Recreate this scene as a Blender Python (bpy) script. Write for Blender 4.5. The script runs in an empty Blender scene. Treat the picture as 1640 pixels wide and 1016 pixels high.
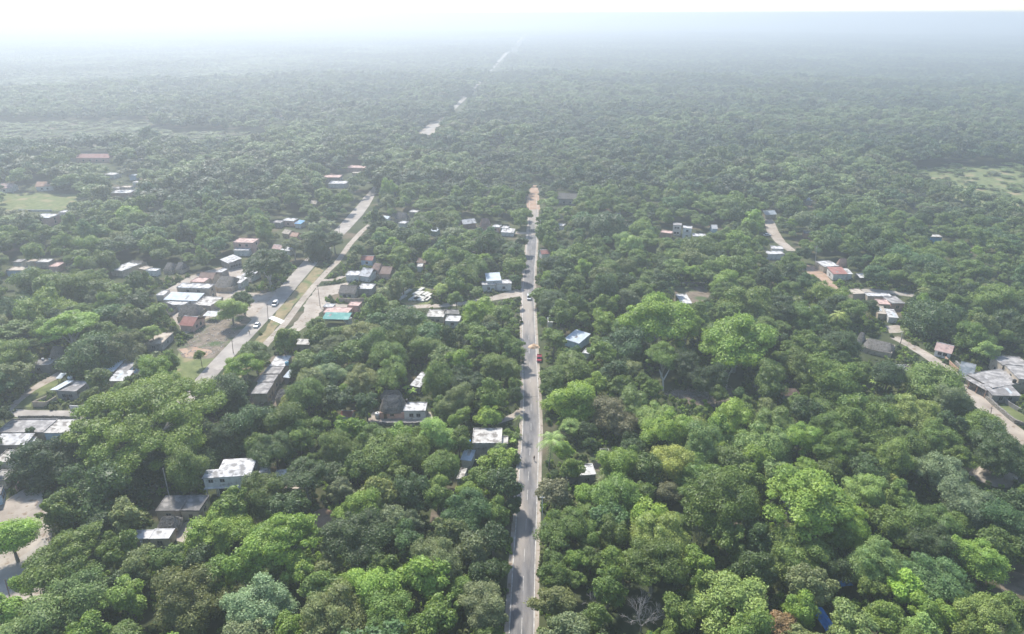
import bpy, bmesh, math, random
import numpy as np
from mathutils import Vector, Matrix
R_ = math.radians
S = bpy.context.scene
COL = S.collection
# ------------------------------------------------------------------ camera
CAMH = 120.0; F = 1100.0; W0, H0 = 1640.0, 1016.0; YH = 22.0
PITCH = math.atan((H0/2-YH)/F)
cd = bpy.data.cameras.new('camera'); cam = bpy.data.objects.new('camera', cd); COL.objects.link(cam)
cam.location = (0, 0, CAMH); cam.rotation_euler = (math.pi/2-PITCH, 0, 0)
cd.sensor_width = 36.0; cd.lens = 36.0*F/W0; cd.clip_start = 1.0; cd.clip_end = 90000.0
S.camera = cam
# ------------------------------------------------------------------ light
SUN_EL, SUN_AZ = R_(50), R_(-28)          # azimuth from +Y (view direction), negative = to the left
w = bpy.data.worlds.new('World'); S.world = w; w.use_nodes = True
nt = w.node_tree; bg = nt.nodes['Background']
sky = nt.nodes.new('ShaderNodeTexSky'); sky.sky_type = 'NISHITA'; sky.sun_disc = False
sky.sun_elevation = SUN_EL; sky.sun_rotation = SUN_AZ; sky.air_density = 1.0; sky.dust_density = .6; sky.ozone_density = 1.0
nt.links.new(sky.outputs[0], bg.inputs[0]); bg.inputs[1].default_value = 0.15
sd = bpy.data.lights.new('sun', 'SUN'); sun = bpy.data.objects.new('sun', sd); COL.objects.link(sun)
sd.energy = 4.1; sd.angle = R_(3); sd.color = (1.0, 0.95, 0.87)
dv = Vector((math.sin(SUN_AZ)*math.cos(SUN_EL), math.cos(SUN_AZ)*math.cos(SUN_EL), math.sin(SUN_EL)))
sun.rotation_euler = dv.to_track_quat('Z', 'Y').to_euler(); sun.location = (0, 0, 400)
S.view_settings.view_transform = 'Standard'; S.view_settings.look = 'None'; S.view_settings.gamma = 1
S.view_settings.exposure = 0.95
S.render.engine = 'CYCLES'
cy = S.cycles; cy.max_bounces = 4; cy.diffuse_bounces = 2; cy.glossy_bounces = 1; cy.transmission_bounces = 2
cy.volume_bounces = 2; cy.transparent_max_bounces = 4; cy.use_denoising = True; cy.sample_clamp_indirect = 4
try: cy.volume_max_steps = 64
except Exception: pass
HAZE = 0.00058
# ------------------------------------------------------------------ projection helpers
cp, sp_ = math.cos(PITCH), math.sin(PITCH)
def at(px, py, z=0.0):
    x = (px-W0/2)/F; y = -(py-H0/2)/F
    d = (x, cp+y*sp_, -sp_+y*cp)
    t = (z-CAMH)/d[2]
    return Vector((d[0]*t, d[1]*t, z))
def proj(x, y, z):
    dep = y*cp+(CAMH-z)*sp_; up = y*sp_-(CAMH-z)*cp
    return W0/2+F*x/dep, H0/2-F*up/dep, dep
def scale_at(p): return F/(p[1]*cp+(CAMH-p[2])*sp_)
# ------------------------------------------------------------------ materials
def hexc(r, g, b):
    f = lambda c: (c/255/12.92) if c/255 <= .04045 else ((c/255+.055)/1.055)**2.4
    return (f(r), f(g), f(b))
MATS = {}
def noisy(name, c1, c2, scale=1.0, rough=.9, bump=0.0, c3=None, scale3=6.0, thr=.55, world=False, wave=0, detail=6, stretch=None):
    if name in MATS: return MATS[name]
    m = bpy.data.materials.new(name); m.use_nodes = True; n = m.node_tree.nodes; l = m.node_tree.links
    b = n['Principled BSDF']; b.inputs['Roughness'].default_value = rough
    b.inputs['Specular IOR Level'].default_value = .25
    tc = n.new('ShaderNodeTexCoord')
    if world:
        g = n.new('ShaderNodeNewGeometry'); src = g.outputs['Position']
    else: src = tc.outputs['Object']
    if stretch:
        mp = n.new('ShaderNodeMapping'); mp.inputs['Scale'].default_value = stretch; l.new(src, mp.inputs['Vector']); src = mp.outputs['Vector']
    nz = n.new('ShaderNodeTexNoise'); nz.inputs['Scale'].default_value = scale; nz.inputs['Detail'].default_value = detail
    nz.inputs['Roughness'].default_value = .62
    l.new(src, nz.inputs['Vector'])
    rp = n.new('ShaderNodeValToRGB'); rp.color_ramp.elements[0].position = .36; rp.color_ramp.elements[1].position = .64
    rp.color_ramp.elements[0].color = (*c1, 1); rp.color_ramp.elements[1].color = (*c2, 1)
    l.new(nz.outputs['Fac'], rp.inputs['Fac']); out = rp.outputs['Color']
    if c3:
        n3 = n.new('ShaderNodeTexNoise'); n3.inputs['Scale'].default_value = scale3; n3.inputs['Detail'].default_value = 8
        l.new(src, n3.inputs['Vector'])
        r3 = n.new('ShaderNodeValToRGB'); r3.color_ramp.elements[0].position = thr-.05; r3.color_ramp.elements[1].position = thr+.08
        l.new(n3.outputs['Fac'], r3.inputs['Fac'])
        mx = n.new('ShaderNodeMix'); mx.data_type = 'RGBA'; l.new(r3.outputs['Color'], mx.inputs[0])
        l.new(out, mx.inputs[6]); mx.inputs[7].default_value = (*c3, 1); out = mx.outputs[2]
    l.new(out, b.inputs['Base Color'])
    if bump:
        bp = n.new('ShaderNodeBump'); bp.inputs['Strength'].default_value = bump; bp.inputs['Distance'].default_value = .15
        if wave:
            wv = n.new('ShaderNodeTexWave'); wv.inputs['Scale'].default_value = wave; l.new(src, wv.inputs['Vector'])
            l.new(wv.outputs['Fac'], bp.inputs['Height'])
        else: l.new(nz.outputs['Fac'], bp.inputs['Height'])
        l.new(bp.outputs['Normal'], b.inputs['Normal'])
    MATS[name] = m; return m
def plain(name, c, rough=.6, metal=0):
    if name in MATS: return MATS[name]
    d = tuple(x*.82 for x in c)
    m = noisy(name, d, c, 3.0, rough); m.node_tree.nodes['Principled BSDF'].inputs['Metallic'].default_value = metal
    return m
def leafmat(name, transl=.3, colr=None, rv=.6, lv=.75):
    m = bpy.data.materials.new(name); m.use_nodes = True; n = m.node_tree.nodes; l = m.node_tree.links
    b = n['Principled BSDF']; b.inputs['Roughness'].default_value = .5; b.inputs['Specular IOR Level'].default_value = .35
    oi = n.new('ShaderNodeObjectInfo'); tc = n.new('ShaderNodeTexCoord')
    at_ = n.new('ShaderNodeAttribute'); at_.attribute_name = 'leafv'
    nz = n.new('ShaderNodeTexNoise'); nz.inputs['Scale'].default_value = 2.2; nz.inputs['Detail'].default_value = 3
    l.new(tc.outputs['Object'], nz.inputs['Vector'])
    # value multiplier = 0.55 .. 1.5 from leaf variation (cores painted darker for inner shade) + clump noise + per tree random
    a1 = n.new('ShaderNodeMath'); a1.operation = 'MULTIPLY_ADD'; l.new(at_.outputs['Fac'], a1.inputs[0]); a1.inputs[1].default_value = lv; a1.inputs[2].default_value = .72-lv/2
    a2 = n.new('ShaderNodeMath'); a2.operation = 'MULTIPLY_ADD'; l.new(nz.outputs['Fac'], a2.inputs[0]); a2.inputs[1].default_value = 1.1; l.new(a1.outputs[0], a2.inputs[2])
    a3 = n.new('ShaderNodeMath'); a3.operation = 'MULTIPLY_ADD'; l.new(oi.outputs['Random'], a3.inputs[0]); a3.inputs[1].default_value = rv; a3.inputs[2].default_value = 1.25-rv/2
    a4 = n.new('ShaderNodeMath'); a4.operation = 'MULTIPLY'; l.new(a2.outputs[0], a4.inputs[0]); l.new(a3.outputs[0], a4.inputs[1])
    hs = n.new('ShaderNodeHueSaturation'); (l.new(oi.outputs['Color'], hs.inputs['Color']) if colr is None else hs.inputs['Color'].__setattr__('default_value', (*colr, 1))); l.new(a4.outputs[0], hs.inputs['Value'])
    h2 = n.new('ShaderNodeMath'); h2.operation = 'MULTIPLY_ADD'; l.new(at_.outputs['Fac'], h2.inputs[0]); h2.inputs[1].default_value = -.03; h2.inputs[2].default_value = .515
    l.new(h2.outputs[0], hs.inputs['Hue'])
    l.new(hs.outputs[0], b.inputs['Base Color'])
    tr = n.new('ShaderNodeBsdfTranslucent')
    hs2 = n.new('ShaderNodeHueSaturation'); hs2.inputs['Hue'].default_value = .485; hs2.inputs['Saturation'].default_value = 1.1; hs2.inputs['Value'].default_value = 1.25
    l.new(hs.outputs[0], hs2.inputs['Color']); l.new(hs2.outputs[0], tr.inputs['Color'])
    mx = n.new('ShaderNodeMixShader'); mx.inputs[0].default_value = transl
    l.new(b.outputs[0], mx.inputs[1]); l.new(tr.outputs[0], mx.inputs[2]); l.new(mx.outputs[0], n['Material Output'].inputs['Surface'])
    MATS[name] = m; return m
M_LEAF = leafmat('foliage'); 
M_BARK = noisy('bark', (.10, .085, .065), (.22, .20, .17), 6, .95, .4)
M_PALEBARK = noisy('pale_bark', (.30, .28, .24), (.50, .47, .42), 5, .9, .3)
M_DEADBARK = noisy('dead_bark', (.24, .22, .20), (.36, .34, .32), 6, .95)
M_GROUND = noisy('forest_floor', (.030, .042, .018), (.075, .085, .035), .06, 1, .5, c3=(.14, .11, .075), scale3=.045, thr=.60, world=True)
M_FARG = M_GROUND
M_ASPH = noisy('asphalt', (.115, .112, .115), (.20, .19, .185), .55, .9, .15, c3=(.30, .265, .23), scale3=.09, thr=.50, world=True, stretch=(1.6, .22, 1))
M_HWAY = noisy('worn_asphalt', (.25, .225, .20), (.36, .325, .285), .12, .9, .1, c3=(.38, .34, .30), scale3=.3, thr=.62, world=True)
M_DIRT = noisy('pale_dirt', (.27, .23, .19), (.41, .36, .305), .15, 1, .2, c3=(.20, .15, .105), scale3=.6, thr=.60, world=True)
M_REDDIRT = noisy('reddish_dirt', (.30, .19, .13), (.42, .31, .23), .2, 1, .2, c3=(.20, .16, .11), scale3=.4, thr=.58, world=True)
M_RUBBLE = noisy('rubble_ground', (.12, .095, .07), (.22, .18, .14), .35, 1, .6, c3=(.07, .10, .04), scale3=.12, thr=.55, world=True)
M_GRASS = noisy('grass_ground', (.09, .115, .04), (.17, .19, .075), .3, 1, .3, c3=(.26, .21, .12), scale3=.1, thr=.58, world=True)
M_DRY = noisy('dry_grass', (.17, .145, .075), (.28, .22, .125), .3, 1, .3, c3=(.10, .14, .05), scale3=.12, thr=.55, world=True)
M_WHITE = noisy('white_paint', (.50, .49, .46), (.78, .77, .74), 1.2, .7)
M_KERB = noisy('kerb_paint', (.30, .285, .26), (.58, .56, .52), .8, .8, world=True)
M_GLASS = plain('dark_pane', (.03, .035, .04), .25)
M_FRAME = plain('window_frame_paint', (.35, .34, .32), .6)
WALLC = dict(white=((.50, .49, .46), (.68, .67, .63), (.34, .32, .29)), grey=((.22, .21, .195), (.33, .31, .29), (.14, .13, .12)), tan=((.36, .30, .23), (.48, .41, .32), (.27, .21, .16)),
             pink=((.50, .30, .25), (.62, .42, .35), (.36, .25, .2)), blue=((.36, .48, .58), (.46, .57, .66), (.3, .36, .40)), brightblue=((.10, .36, .62), (.16, .46, .72), (.1, .25, .4)),
             green=((.30, .42, .36), (.40, .52, .45), (.25, .3, .27)), orange=((.36, .22, .15), (.48, .32, .24), (.28, .2, .15)), yellow=((.55, .42, .2), (.65, .52, .3), (.35, .28, .18)), brown=((.20, .14, .11), (.30, .22, .17), (.14, .1, .08)))
ROOFC = dict(white=((.42, .41, .40), (.62, .61, .59), (.23, .22, .21)), tin=((.36, .41, .45), (.54, .59, .63), (.38, .38, .38)), grey=((.17, .16, .155), (.28, .265, .25), (.38, .36, .34)),
             dark=((.11, .105, .10), (.19, .18, .17), (.28, .26, .24)), red=((.26, .10, .08), (.38, .19, .155), (.22, .17, .14)), pink=((.42, .28, .24), (.56, .42, .37), (.3, .22, .2)),
             rubble=((.36, .34, .31), (.58, .55, .50), (.20, .18, .16)), brown=((.17, .11, .085), (.27, .18, .14), (.12, .09, .07)), blue=((.08, .24, .42), (.16, .34, .52), (.10, .18, .30)),
             teal=((.06, .22, .19), (.12, .31, .27), (.25, .38, .34)), orange=((.34, .19, .13), (.46, .30, .22), (.25, .2, .16)), tan=((.36, .31, .25), (.50, .44, .37), (.24, .2, .16)),
               thatch=((.10, .092, .08), (.20, .185, .165), (.07, .065, .05)), slate=((.13, .15, .16), (.20, .225, .235), (.30, .31, .31)))
def wallmat(k): a, b, c = WALLC[k]; return noisy('wall_'+k, a, b, .5, .9, .1, c3=c, scale3=.7, thr=.60)
def roofmat(k):
    a, b, c = ROOFC[k]
    if k in ('tin', 'blue', 'teal', 'red', 'orange', 'brown'): return noisy('roof_'+k, a, b, .5, .55, .35, c3=c, scale3=.5, thr=.63, wave=2.0)
    if k == 'thatch': return noisy('roof_thatch', a, b, 3.0, 1, .8, c3=c, scale3=1.2, thr=.58)
    return noisy('roof_'+k, a, b, .45, .9, .1, c3=c, scale3=.55, thr=.52)
# ------------------------------------------------------------------ object helpers
def link(o, parent=None):
    COL.objects.link(o)
    if parent is not None: o.parent = parent
    return o
def mesh_obj(name, verts, faces, mat, parent=None, smooth=False):
    me = bpy.data.meshes.new(name); me.from_pydata([tuple(v) for v in verts], [], faces); me.update()
    if mat: me.materials.append(mat)
    if smooth: me.polygons.foreach_set('use_smooth', [True]*len(me.polygons))
    return link(bpy.data.objects.new(name, me), parent)
def tag(o, label=None, cat=None, group=None, kind=None):
    if label: o['label'] = label
    if cat: o['category'] = cat
    if group: o['group'] = group
    if kind: o['kind'] = kind
    return o
def empty(name, loc, rz=0):
    o = bpy.data.objects.new(name, None); COL.objects.link(o); o.location = loc; o.rotation_euler = (0, 0, rz); o.empty_display_size = .5
    return o
class MB:
    def __init__(s): s.v = []; s.f = []
    def add(s, v, f):
        k = len(s.v); s.v += [tuple(x) for x in v]; s.f += [tuple(i+k for i in q) for q in f]; return s
    def box(s, x0, x1, y0, y1, z0, z1, M=None):
        v = [Vector((x, y, z)) for z in (z0, z1) for y in (y0, y1) for x in (x0, x1)]
        if M is not None: v = [M @ p for p in v]
        return s.add(v, [(0, 2, 3, 1), (4, 5, 7, 6), (0, 1, 5, 4), (2, 6, 7, 3), (0, 4, 6, 2), (1, 3, 7, 5)])
    def tube(s, pts, rad, n=6, cap=True):
        k = len(s.v); pts = [Vector(p) for p in pts]
        for i, p in enumerate(pts):
            d = (pts[min(i+1, len(pts)-1)]-pts[max(i-1, 0)]).normalized()
            a = d.cross(Vector((0, 1, .03))).normalized() if abs(d.y) < .95 else d.cross(Vector((1, 0, 0))).normalized()
            b = d.cross(a)
            for j in range(n):
                t = 2*math.pi*j/n; s.v.append(tuple(p+(a*math.cos(t)+b*math.sin(t))*rad[i]))
        for i in range(len(pts)-1):
            for j in range(n):
                s.f.append((k+i*n+j, k+i*n+(j+1) % n, k+(i+1)*n+(j+1) % n, k+(i+1)*n+j))
        if cap:
            s.f.append(tuple(k+j for j in range(n))[::-1]); e = k+(len(pts)-1)*n; s.f.append(tuple(e+j for j in range(n)))
        return s
    def build(s, name, mat, parent=None, smooth=False): return mesh_obj(name, s.v, s.f, mat, parent, smooth)
# ------------------------------------------------------------------ mask in picture space: where fill trees may not cover what the photo shows
MS = 4; MW, MH = int(W0/MS), int(H0/MS)
MASK = np.zeros((MH, MW), bool)
gx, gy = np.meshgrid((np.arange(MW)+.5)*MS, (np.arange(MH)+.5)*MS)
def mask_poly(pts):
    inside = np.zeros_like(MASK); n = len(pts)
    for i in range(n):
        x1, y1 = pts[i]; x2, y2 = pts[(i+1) % n]
        if y1 == y2: continue
        c = ((y1 > gy) != (y2 > gy)) & (gx < (x2-x1)*(gy-y1)/(y2-y1)+x1); inside ^= c
    MASK[inside] = True
def masked(px, py):
    ix = np.floor(np.asarray(px)/MS).astype(int); iy = np.floor(np.asarray(py)/MS).astype(int)
    ok = (ix >= 0) & (ix < MW) & (iy >= 0) & (iy < MH)
    r = np.zeros(ix.shape, bool); r[ok] = MASK[iy[ok], ix[ok]]; return r
# ------------------------------------------------------------------ ground, roads
G = 42000
N = 8
me = bpy.data.meshes.new('ground'); me.from_pydata([(-G, -G, 0), (G, -G, 0), (G, G, 0), (-G, G, 0)], [], [(0, 1, 2, 3)]); me.materials.append(M_GROUND)
tag(link(bpy.data.objects.new('ground', me)), 'green brown forest floor stretching to the hazy horizon', None, None, 'structure')
LEVEL = [0.0]
def sheet(name, label, pts, mat, z, jit=0.0, seed=0, mask=True):
    rnd = random.Random(seed+len(pts)); P = []
    w_ = [at(x, y, 0) for x, y in pts]
    n = len(w_)
    for i in range(n):
        a, b = w_[i], w_[(i+1) % n]; L = (b-a).length; k = max(1, min(40, int(L/2.5))) if jit else 1
        for j in range(k):
            p = a.lerp(b, j/k)
            if jit: p = p+Vector((rnd.uniform(-jit, jit), rnd.uniform(-jit, jit), 0))
            P.append((p.x, p.y, z))
    me = bpy.data.meshes.new(name); me.from_pydata(P, [], [tuple(range(len(P)))]); me.materials.append(mat)
    bm = bmesh.new(); bm.from_mesh(me); bmesh.ops.triangulate(bm, faces=bm.faces[:]); bm.normal_update()
    for f in bm.faces:
        if f.normal.z < 0: f.normal_flip()
    bm.to_mesh(me); bm.free()
    o = link(bpy.data.objects.new(name, me)); tag(o, label, None, None, 'structure')
    if mask: mask_poly(pts)
    return o
def strip_pts(cl, wm, side=0.0):
    """centre line in pixels -> smooth world points and left/right offset"""
    w_ = [at(x, y, 0) for x, y in cl]; L = []; Rr = []; C = []
    for i, p in enumerate(w_):
        d = (w_[min(i+1, len(w_)-1)]-w_[max(i-1, 0)]).normalized(); nrm = Vector((d.y, -d.x, 0))
        ww = wm[i] if isinstance(wm, (list, tuple)) else wm
        L.append(p-nrm*(ww/2)); Rr.append(p+nrm*(ww/2)); C.append(p)
    return L, Rr, C
def strip(name, label, cl, wm, mat, z, mask=True, grow=0):
    L, Rr, C = strip_pts(cl, wm)
    v = []; f = []
    for a, b in zip(L, Rr): v += [(a.x, a.y, z), (b.x, b.y, z)]
    for i in range(len(L)-1): f.append((2*i, 2*i+1, 2*i+3, 2*i+2))
    o = mesh_obj(name, v, f, mat); tag(o, label, None, None, 'structure')
    if mask:
        L, Rr, C = strip_pts(cl, [q+grow for q in wm] if isinstance(wm, (list, tuple)) else wm+grow)
        mask_poly([proj(*p)[:2] for p in L]+[proj(*p)[:2] for p in Rr[::-1]])
    return o
ROAD = [(829.5, 1180), (832, 1100), (835.2, 1016), (839.3, 900), (842, 850), (846, 770), (850.5, 690), (850.5, 640), (848.5, 590), (846.5, 520), (846, 470), (848, 430), (851, 400), (853.5, 360), (854, 330), (853, 316)]
strip('road_verge', 'pale dirt verge along both sides of the straight paved street', ROAD, 7.4, M_DIRT, .004, mask=False)
strip('road', 'straight grey asphalt street with white kerbs running through the trees', ROAD, 5.0, M_ASPH, .008, grow=1.6)
Lk, Rk, Ck = strip_pts(ROAD, 5.0)
for side in (-1, 1):
    L1, R1, _ = strip_pts(ROAD, 5.0); L2, R2, _ = strip_pts(ROAD, 5.44)
    a, b = (L1, L2) if side < 0 else (R1, R2)
    v = []; f = []
    for p, q in zip(a, b): v += [(p.x, p.y, .0), (p.x, p.y, .13), (q.x, q.y, .13), (q.x, q.y, 0)]
    for i in range(len(a)-1):
        for j in range(3): f.append((4*i+j, 4*i+j+1, 4*i+j+5, 4*i+j+4))
    tag(mesh_obj('kerb', v, f, M_KERB), 'white painted kerb on the %s side of the straight street' % ('left' if side < 0 else 'right'), None, None, 'structure')
v = []; f = []; acc = 0; dash = False
for i in range(len(Ck)-1):
    a, b = Ck[i], Ck[i+1]; L = (b-a).length; d = (b-a).normalized(); n_ = Vector((d.y, -d.x, 0))*.05
    s0 = 0.0
    while s0+4 < L:
        if (a+d*s0).y < 420:
            p, q = a+d*s0, a+d*(s0+4.4); k = len(v)
            v += [tuple(x+Vector((0, 0, .012))) for x in (p-n_, p+n_, q+n_, q-n_)]; f.append((k, k+1, k+2, k+3))
        s0 += 12.0
tag(mesh_obj('road_markings', v, f, M_KERB), 'broken white centre line painted on the straight street', None, None, 'structure')
sheet('dirt_patch', 'reddish earth at the far end of the straight street', [(845, 336), (843, 322), (849, 302), (852, 297), (859, 297), (863, 306), (865, 336)], M_REDDIRT, .012, .3)
# highway and service road
HW = [(286, 655), (313, 624), (345, 588), (374, 557), (412, 517), (440, 487), (466, 455), (498, 419), (520, 395), (548, 368), (570, 344), (583, 328), (592, 314)]
strip('highway', 'wide worn grey highway crossing the village diagonally', HW, [6.4, 6.4, 6.6, 6.8, 7.0, 7.6, 8, 8, 8, 8.5, 9, 8, 7], M_HWAY, .008, grow=1)
sheet('dry_grass', 'dry brown grass strip between the highway and the service road', [(330, 625), (378, 577), (421, 533), (449, 492), (480, 457), (507, 427), (520, 433), (499, 458), (470, 490), (447, 520), (421, 553), (400, 590), (345, 640)], M_DRY, .004, .5)
strip('service_road', 'narrow pale concrete road beside the highway', [(408, 575), (427, 550), (456, 519), (479, 488), (503, 458), (524, 435), (540, 420), (560, 392), (578, 372), (592, 360)], 3.2, M_DIRT, .008, grow=1.5)
sheet('path', 'pale concrete slab linking the highway and the service road', [(430, 510), (437, 506), (456, 514), (450, 519)], M_WHITE, .012)
sheet('dirt_apron', 'pinkish dirt apron where the side street meets the highway', [(390, 468), (425, 470), (452, 460), (436, 487), (405, 514), (393, 505), (400, 488)], M_DIRT, .006, .5)
sheet('rubble_lot', 'bare rubble strewn lot beside the highway', [(306, 543), (314, 524), (330, 510), (354, 505), (392, 500), (404, 512), (377, 540), (343, 573), (316, 576), (290, 570), (284, 560)], M_RUBBLE, .004, .8)
sheet('lawn', 'patchy grass verge below the rubble lot', [(284, 566), (345, 572), (325, 595), (303, 618), (285, 612), (272, 600)], M_GRASS, .002, .6)
sheet('dirt_patch', 'orange dirt bank at the edge of the rubble lot', [(286, 560), (312, 556), (340, 562), (330, 570), (300, 572)], M_REDDIRT, .008, .5)
sheet('dirt_yard', 'pinkish dirt yard between the service road and the walled house', [(488, 497), (486, 490), (508, 460), (536, 456), (560, 452), (545, 470), (520, 476), (530, 486), (556, 488), (556, 492), (520, 494), (505, 510), (470, 540), (462, 530)], M_DIRT, .004, .5)
strip('path', 'pale lane in front of the white roofed houses by the service road', [(516, 449), (538, 448), (556, 440)], 3, M_DIRT, .010)
strip('street', 'pale village street joining the straight street from the cemetery', [(650, 492), (700, 490), (745, 486), (790, 478), (836, 468)], [4, 4, 4, 5, 9], M_DIRT, .006, grow=1)
strip('street', 'pale cross street cutting the straight street near the dark round tree', [(826, 373), (846, 374), (870, 374), (885, 373)], 5, M_DIRT, .014, grow=0)
strip('path', 'dirt track curving off the straight street towards the flat roofed house', [(836, 655), (827, 664), (812, 671), (795, 676)], 2.6, M_DIRT, .010, grow=1)
sheet('cemetery_grass', 'bright mown grass under the white slabs', [(640, 482), (655, 462), (672, 458), (690, 464), (694, 482), (680, 490), (650, 489)], M_GRASS, .004, .4)
strip('highway', 'distant stretch of the highway narrowing towards the horizon', [(592, 314), (630, 272), (668, 232), (690, 205), (712, 188), (738, 163), (764, 136), (800, 97), (836, 60)], [6, 6, 7, 8, 7, 7, 7, 9, 12], M_HWAY, .008, mask=False)
for q in ([(686, 216), (696, 198), (703, 200), (694, 218)], [(722, 180), (740, 156), (750, 156), (732, 182)], [(754, 149), (765, 132), (772, 132), (760, 151)], [(784, 117), (806, 86), (814, 86), (793, 118)], [(818, 82), (836, 56), (844, 56), (826, 84)]): mask_poly(q)
sheet('dirt_patch', 'pale cleared dirt beside the distant highway', [(668, 214), (690, 196), (716, 190), (700, 206), (694, 217)], M_DIRT, .006, 1)
sheet('dirt_yard', 'packed earth between the crowded roofs left of the highway', [(262, 492), (262, 468), (300, 444), (352, 428), (400, 430), (404, 446), (392, 470), (372, 492), (345, 508), (322, 526), (298, 536), (284, 520)], M_DIRT, .003, .6)
sheet('dirt_yard', 'worn earth around the stepped grey row', [(398, 650), (400, 620), (440, 568), (474, 566), (482, 600), (470, 640), (430, 656)], M_RUBBLE, .003, .6, mask=False)
sheet('dirt_yard', 'earth yard around the blue tin roofed house', [(158, 612), (164, 580), (210, 570), (236, 590), (262, 612), (220, 622)], M_DIRT, .003, .6, mask=False)
sheet('dirt_yard', 'earth yard in front of the oval thatch', [(586, 682), (596, 660), (690, 660), (694, 678)], M_DIRT, .003, .4)
# left side streets
sheet('dirt_road', 'rutted dirt road at the lower left corner', [(-60, 850), (0, 808), (38, 783), (60, 766), (68, 768), (70, 800), (86, 850), (78, 885), (66, 905), (58, 935), (80, 948), (78, 975), (40, 985), (0, 1030), (-60, 1060)], M_DIRT, .004, .3)
sheet('road', 'grey paved lane curving out of the dirt road', [(-60, 960), (0, 914), (45, 884), (72, 862), (80, 870), (70, 896), (58, 918), (18, 950), (-60, 1010)], M_HWAY, .008)
strip('street', 'grey village street in front of the walled yard house', [(14, 660), (40, 663), (80, 664), (105, 665), (135, 668)], [4, 4.5, 5, 5.5, 5.5], M_HWAY, .006, grow=.5)
strip('path', 'stony footpath climbing past the block house', [(10, 662), (28, 643), (50, 625), (72, 612), (100, 598)], [2, 2.6, 3, 4, 5], M_DIRT, .004, grow=.5)
sheet('lawn', 'grassy slope beside the stony footpath', [(24, 654), (45, 630), (75, 614), (100, 606), (84, 624), (52, 640), (50, 652)], M_GRASS, .002, .3)
sheet('lawn', 'football field of pale green grass at the far left', [(-60, 345), (-60, 312), (20, 309), (128, 312), (118, 330), (95, 338), (30, 336)], M_GRASS, .004, 1)
strip('dirt_road', 'dirt lane shaded by the great spreading tree', [(200, 835), (215, 808), (232, 790), (262, 776)], 4, M_DIRT, .004, grow=0, mask=False)
# right side road
strip('dirt_road', 'pale dirt road descending between the houses on the right', [(1432, 540), (1455, 552), (1482, 568), (1512, 588), (1545, 618), (1570, 645), (1600, 672), (1640, 702), (1720, 765)], [4, 4.4, 4.8, 5, 5.2, 6, 6.2, 6.4, 6.6], M_DIRT, .006, grow=.6)
strip('dirt_road', 'pinkish dirt road winding up beside the white roofed houses', [(1222, 340), (1232, 355), (1238, 372), (1250, 388), (1268, 402)], [5, 6, 7, 6, 5], M_DIRT, .006, grow=1)
sheet('dirt_yard', 'orange dirt clearing in front of the red roofed house', [(1290, 424), (1312, 427), (1330, 448), (1345, 462), (1330, 464), (1300, 462), (1318, 452), (1304, 440), (1292, 440)], M_REDDIRT, .004, .4)
strip('street', 'grey street behind the long white roof', [(1370, 466), (1400, 466), (1430, 469), (1470, 474)], 5, M_HWAY, .006, grow=.5)
sheet('dirt_patch', 'small dirt yard in front of the long thatched roof', [(1418, 522), (1440, 520), (1446, 532), (1425, 534)], M_DIRT, .004, .3)
sheet('clearing', 'brown clearing of cut brush among the trees', [(1062, 632), (1110, 618), (1180, 622), (1208, 640), (1190, 655), (1120, 652)], M_RUBBLE, .004, 1, mask=False)
mask_poly([(1080, 630), (1120, 622), (1175, 626), (1180, 642), (1110, 646)])
for q in ([(1142, 585), (1188, 578), (1186, 618), (1150, 624)], [(1052, 590), (1080, 588), (1078, 628), (1056, 628)], [(1250, 840), (1300, 840), (1290, 862), (1262, 862)], [(990, 935), (1070, 930), (1072, 1010), (1000, 1014)], [(862, 690), (905, 686), (905, 735), (866, 738)], [(850, 540), (873, 540), (874, 590), (850, 590)], [(920, 950), (968, 945), (965, 990), (930, 990)]): mask_poly(q)
sheet('clearing', 'bare brown yard behind the square white roof', [(1078, 462), (1125, 458), (1138, 470), (1128, 484), (1108, 486), (1080, 474)], M_RUBBLE, .004, .5)
sheet('clearing', 'bare earth yard beside the square white flat roof', [(940, 735), (965, 725), (985, 735), (988, 762), (960, 770), (940, 765)], M_RUBBLE, .004, .5)
sheet('clearing', 'brown earth gap in the trees beside the smoke coloured stump', [(690, 818), (710, 812), (722, 825), (700, 842), (686, 838)], M_RUBBLE, .004, .4)
sheet('clearing', 'bare pinkish earth gap behind the bright bamboo thicket', [(488, 838), (505, 818), (530, 812), (536, 838), (510, 850)], M_REDDIRT, .004, .4)
sheet('dirt_yard', 'pink rubble yard between the thatched hut and the green crown', [(274, 866), (282, 848), (300, 836), (316, 836), (306, 856), (296, 870)], M_DIRT, .004, .3)
sheet('clearing', 'earth gap near the lower right edge', [(1600, 935), (1620, 915), (1660, 925), (1660, 950), (1610, 955)], M_RUBBLE, .004, .4)
sheet('lawn', 'bright grass strip inside the stone wall', [(1598, 650), (1612, 645), (1660, 672), (1660, 690), (1630, 678)], M_GRASS, .004, .2)
sheet('lawn', 'light green grass clearing beside the earth mound', [(1540, 750), (1560, 742), (1615, 742), (1620, 752), (1575, 758), (1550, 765)], M_GRASS, .004, .5)
FIELD = [(1432, 276), (1520, 266), (1700, 268), (1700, 352), (1600, 338), (1500, 312), (1440, 292)]
sheet('scrub_field', 'wide pale scrub field beyond the trees', FIELD, M_GRASS, .004, 2, mask=False)
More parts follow.
